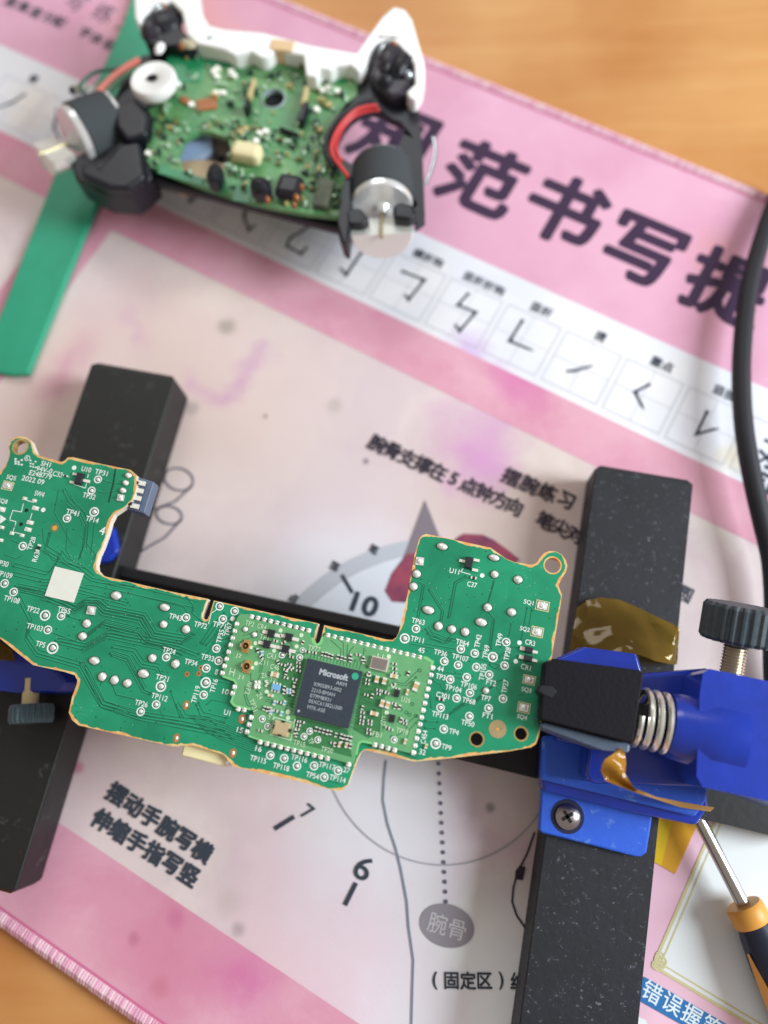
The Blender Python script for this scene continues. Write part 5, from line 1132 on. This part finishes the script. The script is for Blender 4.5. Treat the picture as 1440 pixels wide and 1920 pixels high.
# trigger modules: dark lumpy mechanisms
def lump(name, px, py, rx, ry, h, z, m_, rot=0, rough=.1, parent=None, n=22):
    s_ = scale_at(px, py, z + h); mb = MB(); mb.dome((0, 0, 0), rx * s_, ry * s_, h, n=n, rings=6, rough=rough * .4)
    mb.lathe([(1, -.004), (1, 0)], (0, 0, 0), (0, 0, 1), n=n, mi=0) if False else None
    o_ = link(name, mb.mesh(name, [m_], smooth=True), parent or gp, P(px, py, z), rotz=math.radians(rot)); return o_
m_trig = M('trigger_black', (46, 42, 52), rough=.4, var=.3, vscale=200, bump=.4, bscale=260)
gslab('trigger', [(264, 18), (280, 8), (318, 4), (332, 22), (342, 56), (366, 76), (352, 92), (318, 84), (292, 86), (271, 78), (263, 50)], .012, .0225, m_gblk, bevel=.0022, seg=3)
lump('trigger_housing', 308, 46, 32, 32, .0025, .0215, m_gblk, 20, rough=.5)
lump('trigger_housing', 284, 62, 17, 20, .0025, .022, m_trig, rough=.5)
gslab('trigger', [(700, 96), (712, 76), (736, 74), (762, 96), (778, 126), (780, 150), (760, 176), (728, 180), (706, 160), (690, 138)], .012, .0225, m_trig, bevel=.0022, seg=3)
lump('trigger_housing', 730, 118, 26, 38, .003, .0215, m_trig, -12, rough=.5)
lump('trigger_housing', 752, 128, 20, 30, .0028, .0220, m_gblk, -22, rough=.5)
lump('trigger_housing', 722, 160, 16, 14, .003, .0215, m_gblk, 10, rough=.5)
m_spring = M('bright_metal', (196, 206, 214), rough=.25, metal=.9); m_cop = M('copper_terminal', (150, 96, 60), rough=.4, metal=.5)
for x, y, rx, ry, m_ in ((300, 20, 11, 14, m_spring), (720, 92, 9, 20, m_spring), (738, 86, 8, 7, m_cop), (766, 142, 9, 9, m_spring), (722, 152, 4, 4, m_spring), (341, 90, 7, 6, m_cop), (352, 84, 16, 10, M('beige_pad', (190, 178, 150), rough=.5)), (300, 92, 9, 14, m_shell), (306, 15, 8, 5, m_cop), (334, 160, 6, 7, m_shell), (396, 76, 7, 5, m_spring)):
    lump('metal_terminal', x, y, rx, ry, .0012, .0225 if y < 160 else ZG + .001, m_, rot=-20)
# white stick cap on the left
mb = MB(); s_ = scale_at(288, 152, .025)
mb.lathe([(40 * s_, -.0018), (43 * s_, -.001), (43 * s_, .0004), (40 * s_, .0010), (10 * s_, .0010), (9 * s_, .0009), (9 * s_, -.003), (0, -.003)], P(288, 152, .0245), (-.06, .08, 1), n=40)
sc_ = part('white_wheel', mb, m_shell, gp, smooth=True)
mb = MB(); mb.disc(P(287, 150, .0252), 10 * s_, .0259, n=16, r2=8 * s_); part('wheel_hole', mb, MATS['black_void'], gp)
# rumble motors
m_can = M('motor_steel', (238, 240, 240), rough=.25, metal=.5); m_foam = M('motor_foam', (60, 66, 70), rough=.8, bump=.3, bscale=1500); m_wt = M('weight_steel', (240, 240, 234), rough=.28, metal=.5); m_brass = M('shaft_brass', (196, 186, 150), rough=.35, metal=.7)
def motor(face_px, z, axis, r, up, wt_up, scale_w=1.0, L1=.0115):
    ax = Vector(axis).normalized(); f = P(*face_px, z)
    g = thing_part = link('rumble_motor', None, gp, f)
    x_ = Vector(up); x_ = (x_ - ax * x_.dot(ax)).normalized()
    def add(name, mb, m_):
        me = mb.mesh(name, [m_], smooth=True); o_ = bpy.data.objects.new(name, me); COL.objects.link(o_); o_.parent = g; o_.location = -WO[g]; WO[o_] = Vector((0, 0, 0)); return o_
    mb = MB(); mb.lathe([(r * .3, -L1 - .002), (r * .98, -L1 - .002), (r, -L1), (r, 0), (r * .965, .0004), (r * .3, .0004), (.0014, .0012), (.0012, .0020)], f, ax, n=48); add('motor_can', mb, m_can)
    mb = MB(); mb.lathe([(r * .99, -L1 - .0012), (r * 1.06, -L1 - .0010), (r * 1.07, -L1 + .004), (r * 1.06, -.0015), (r * .99, -.0013)], f, ax, n=48); add('foam_band', mb, m_foam)
    mb = MB(); mb.lathe([(.0005, 0), (.0005, .0095)], f, ax, n=12); add('motor_shaft', mb, m_brass)
    # eccentric half-round weight
    w_ = Vector(wt_up); w_ = (w_ - ax * w_.dot(ax)).normalized()
    mb = MB(); h0, h1 = .0030, .0085
    mb.lathe([(r * .99 * scale_w, h0), (r * .99 * scale_w, h1 - .0004), (r * .94 * scale_w, h1)], f, ax, n=32, ang=(-math.pi / 2, math.pi / 2), xref=w_); 
    vs_ = mb.v; add('eccentric_weight', mb, m_wt)
    return g
rG = 62 * scale_at(714, 400, .026)
motor((716, 392), .0180, (0, -.97, .24), rG, (0, 0, 1), (0, -.1, -1))
motor((141, 264), .0180, (-.74, -.60, .26), rG * 1.08, (0, 0, 1), (0, -.3, -1), scale_w=.70, L1=.0095)
gslab('motor_cradle', [(150, 300), (186, 312), (222, 268), (262, 262), (272, 330), (240, 352), (196, 350), (150, 330)], .0180, .0215, m_gblk, bevel=.0012)
gslab('motor_cradle', [(212, 200), (250, 178), (282, 206), (276, 250), (236, 262), (214, 236)], .0180, .0222, m_gblk, bevel=.0012)
gslab('motor_bracket', [(646, 392), (676, 388), (694, 410), (680, 420), (650, 418)], .019, .0222, m_gblk)
gslab('motor_bracket', [(736, 384), (752, 376), (776, 384), (782, 402), (768, 412), (738, 408)], .019, .0222, m_gblk)
# wires
def wire(name, pts, z, r, m_):
    mb = MB(); mb.tube(smoothpath(pts, z, 6), r, n=10); return part(name, mb, m_, gp, smooth=True)
m_red = M('wire_red', (206, 62, 62), rough=.4); m_wb = M('wire_black', (30, 30, 44), rough=.4); m_sal = M('wire_salmon', (214, 120, 106), rough=.45)
wire('motor_wire', [(708, 199), (690, 200), (668, 207), (648, 224), (632, 246), (622, 272), (624, 292), (638, 312), (652, 330)], .0225, .00055, m_red)
wire('motor_wire', [(712, 206), (690, 208), (665, 217), (645, 236), (633, 260), (630, 280), (640, 304)], .0215, .00045, m_red)
wire('motor_wire', [(700, 190), (672, 198), (645, 215), (625, 240), (614, 262), (614, 290), (628, 316)], .0210, .0009, m_wb)
wire('motor_wire', [(262, 112), (240, 124), (215, 142), (190, 166), (172, 188)], .021, .0008, m_sal)
wire('motor_wire', [(255, 116), (236, 124), (218, 130), (190, 132), (168, 142), (150, 162), (160, 178)], .020, .0005, M('wire_green', (60, 96, 84), rough=.4))
wire('motor_wire', [(262, 126), (240, 140), (215, 162), (196, 184)], .020, .0005, M('wire_green2', (86, 130, 100), rough=.4))
wire('antenna_wire', [(812, 258), (816, 285), (808, 320), (798, 345)], .016, .0005, m_spring)
lump('solder_tail', 152, 168, 16, 9, .0015, .017, M('tail_pale', (188, 184, 168), rough=.4), 20); lump('solder_tail', 138, 172, 7, 7, .0015, .017, m_gblk)
lump('crystal_stub', 105, 300, 26, 30, .005, .014, M('stub_clear', (206, 206, 208), rough=.35), 30, rough=.3)
lump('crystal_stub', 204, 184, 7, 5, .002, .019, M('stub_white', (214, 224, 226), rough=.35), 30)
# parts on the gamepad board
ZGB = ZG + .001
def gcomp(name, px, py, wpx, hpx, m_, h=.0010, rot=0, bev=.0002):
    s_ = scale_at(px, py, ZGB); mb = MB(); mb.box((0, 0, h / 2), wpx * s_ / 2, hpx * s_ / 2, h / 2, rotM(math.radians(rot) + BANG))
    me = mb.mesh(name, [m_]); o_ = link(name, me, gb, P(px, py, ZGB))
    if bev: bv = o_.modifiers.new('bevel', 'BEVEL'); bv.width = bev * 2; bv.segments = 2; bv.limit_method = 'ANGLE'
    return o_
m_grn2 = M('bright_mask', (36, 138, 88), rough=.35)
gcomp('battery_connector', 467, 299, 56, 34, m_cream, .004, rot=-2, bev=.0006)
gcomp('button_pad', 535, 113, 44, 24, M('peach_pad', (232, 196, 150), rough=.5), .0045, rot=3)
gcomp('side_pin', 474, 175, 8, 44, M('pin_cream', (198, 180, 130), rough=.5), .002, rot=2); gcomp('side_pin', 573, 190, 9, 44, MATS['pin_cream'], .002, rot=5)
gcomp('copper_patch', 388, 197, 38, 26, M('patch_copper', (170, 106, 62), rough=.5, var=.15, vscale=400), .0005, rot=20); gcomp('copper_patch', 348, 190, 22, 14, MATS['patch_copper'], .0005, rot=-20)
gcomp('black_module', 572, 225, 11, 44, m_gblk, .003, rot=0); gcomp('black_module', 467, 212, 9, 22, m_gblk, .003); gcomp('black_module', 543, 253, 40, 7, m_gblk, .0015, rot=-12)
gcomp('jack_module', 545, 360, 50, 50, m_gblk, .003, rot=0, bev=.0008); gcomp('jack_module', 495, 372, 40, 34, m_gblk, .006, rot=0, bev=.001); gcomp('jack_module', 411, 350, 26, 40, m_gblk, .006, bev=.001); gcomp('jack_module', 608, 370, 30, 60, M('module_brown', (76, 82, 66), rough=.6, var=.4, vscale=300), .002)
gcomp('green_patch', 345, 130, 70, 60, m_grn2, .0002, rot=10); gcomp('green_patch', 425, 110, 70, 40, m_grn2, .0002); gcomp('green_patch', 630, 143, 42, 34, m_grn2, .0002); gcomp('green_patch', 340, 330, 90, 18, m_grn2, .0002, rot=-8); gcomp('green_patch', 456, 362, 34, 40, m_grn2, .0002)
gcomp('green_patch', 520, 225, 70, 50, M('mid_mask', (80, 150, 92), rough=.4), .0002)
rnd = random.Random(77)
m_pads = [m_end, M('pad_pale', (168, 196, 168), rough=.4, metal=.2), M('pad_beige', (196, 176, 116), rough=.5), M('pad_darkgreen', (30, 66, 52), rough=.6), m_gblk, M('pad_olive', (110, 116, 66), rough=.6)]
gsm = []
for mi_, m_ in enumerate(m_pads):
    mb = MB(); s_ = scale_at(480, 240, ZGB); mb.box((0, 0, .0003), 4 * s_, 2.6 * s_, .0003, rotM(BANG)); gsm.append(mb.mesh('surface_part', [m_]))
gpoly = [(330, 100), (480, 105), (665, 140), (668, 175), (620, 225), (612, 262), (645, 322), (640, 400), (480, 375), (290, 310), (284, 210), (335, 160)]
SP = [(403, 138, 0), (409, 132, 0), (408, 147, 0), (435, 138, 0), (440, 145, 0), (407, 178, 0), (420, 178, 0), (361, 200, 0), (488, 252, 0), (482, 268, 0), (500, 250, 0), (605, 173, 0), (616, 168, 0), (634, 175, 0), (595, 209, 0), (618, 200, 2), (652, 145, 0), (462, 245, 2), (452, 250, 2), (280, 291, 0), (308, 258, 3), (594, 232, 3), (600, 246, 2)]
n_ = 0
for x, y, t in SP: link('surface_part', gsm[t], gb, P(x, y, ZGB), rotz=rnd.uniform(-.5, .5), scale=(1.3, 1.8, 1.5)); n_ += 1
while n_ < 299:
    x, y = rnd.uniform(280, 660), rnd.uniform(105, 395)
    if not inpoly(x, y, gpoly) or inpoly(x, y, big) or math.hypot(x - 513, y - 187) < 26 or (440 < x < 500 and 280 < y < 322): continue
    if y < 230 and rnd.random() < .5: continue
    zone = x > 540 and y > 240
    t = rnd.choice([5, 5, 3, 4, 2, 5, 1]) if zone else rnd.choice([1, 1, 1, 1, 3, 3, 3, 5, 5, 2])
    k = rnd.uniform(.35, .95); link('surface_part', gsm[t], gb, P(x, y, ZGB), rotz=rnd.choice([0, 1.57]) + rnd.uniform(-.1, .1), scale=(k * rnd.uniform(.8, 2), k, rnd.uniform(.6, 2.5))); n_ += 1
for x, y, r in ((502, 376, 8), (556, 372, 9), (566, 352, 7), (552, 386, 7)):
    lump('copper_contact', x, y, r * .8, r, .0012, .0235, m_cop, parent=gb)
lump('frame_screw', 241, 351, 6, 9, .001, .018, m_spring); 

bpy.data.objects.remove(_to)
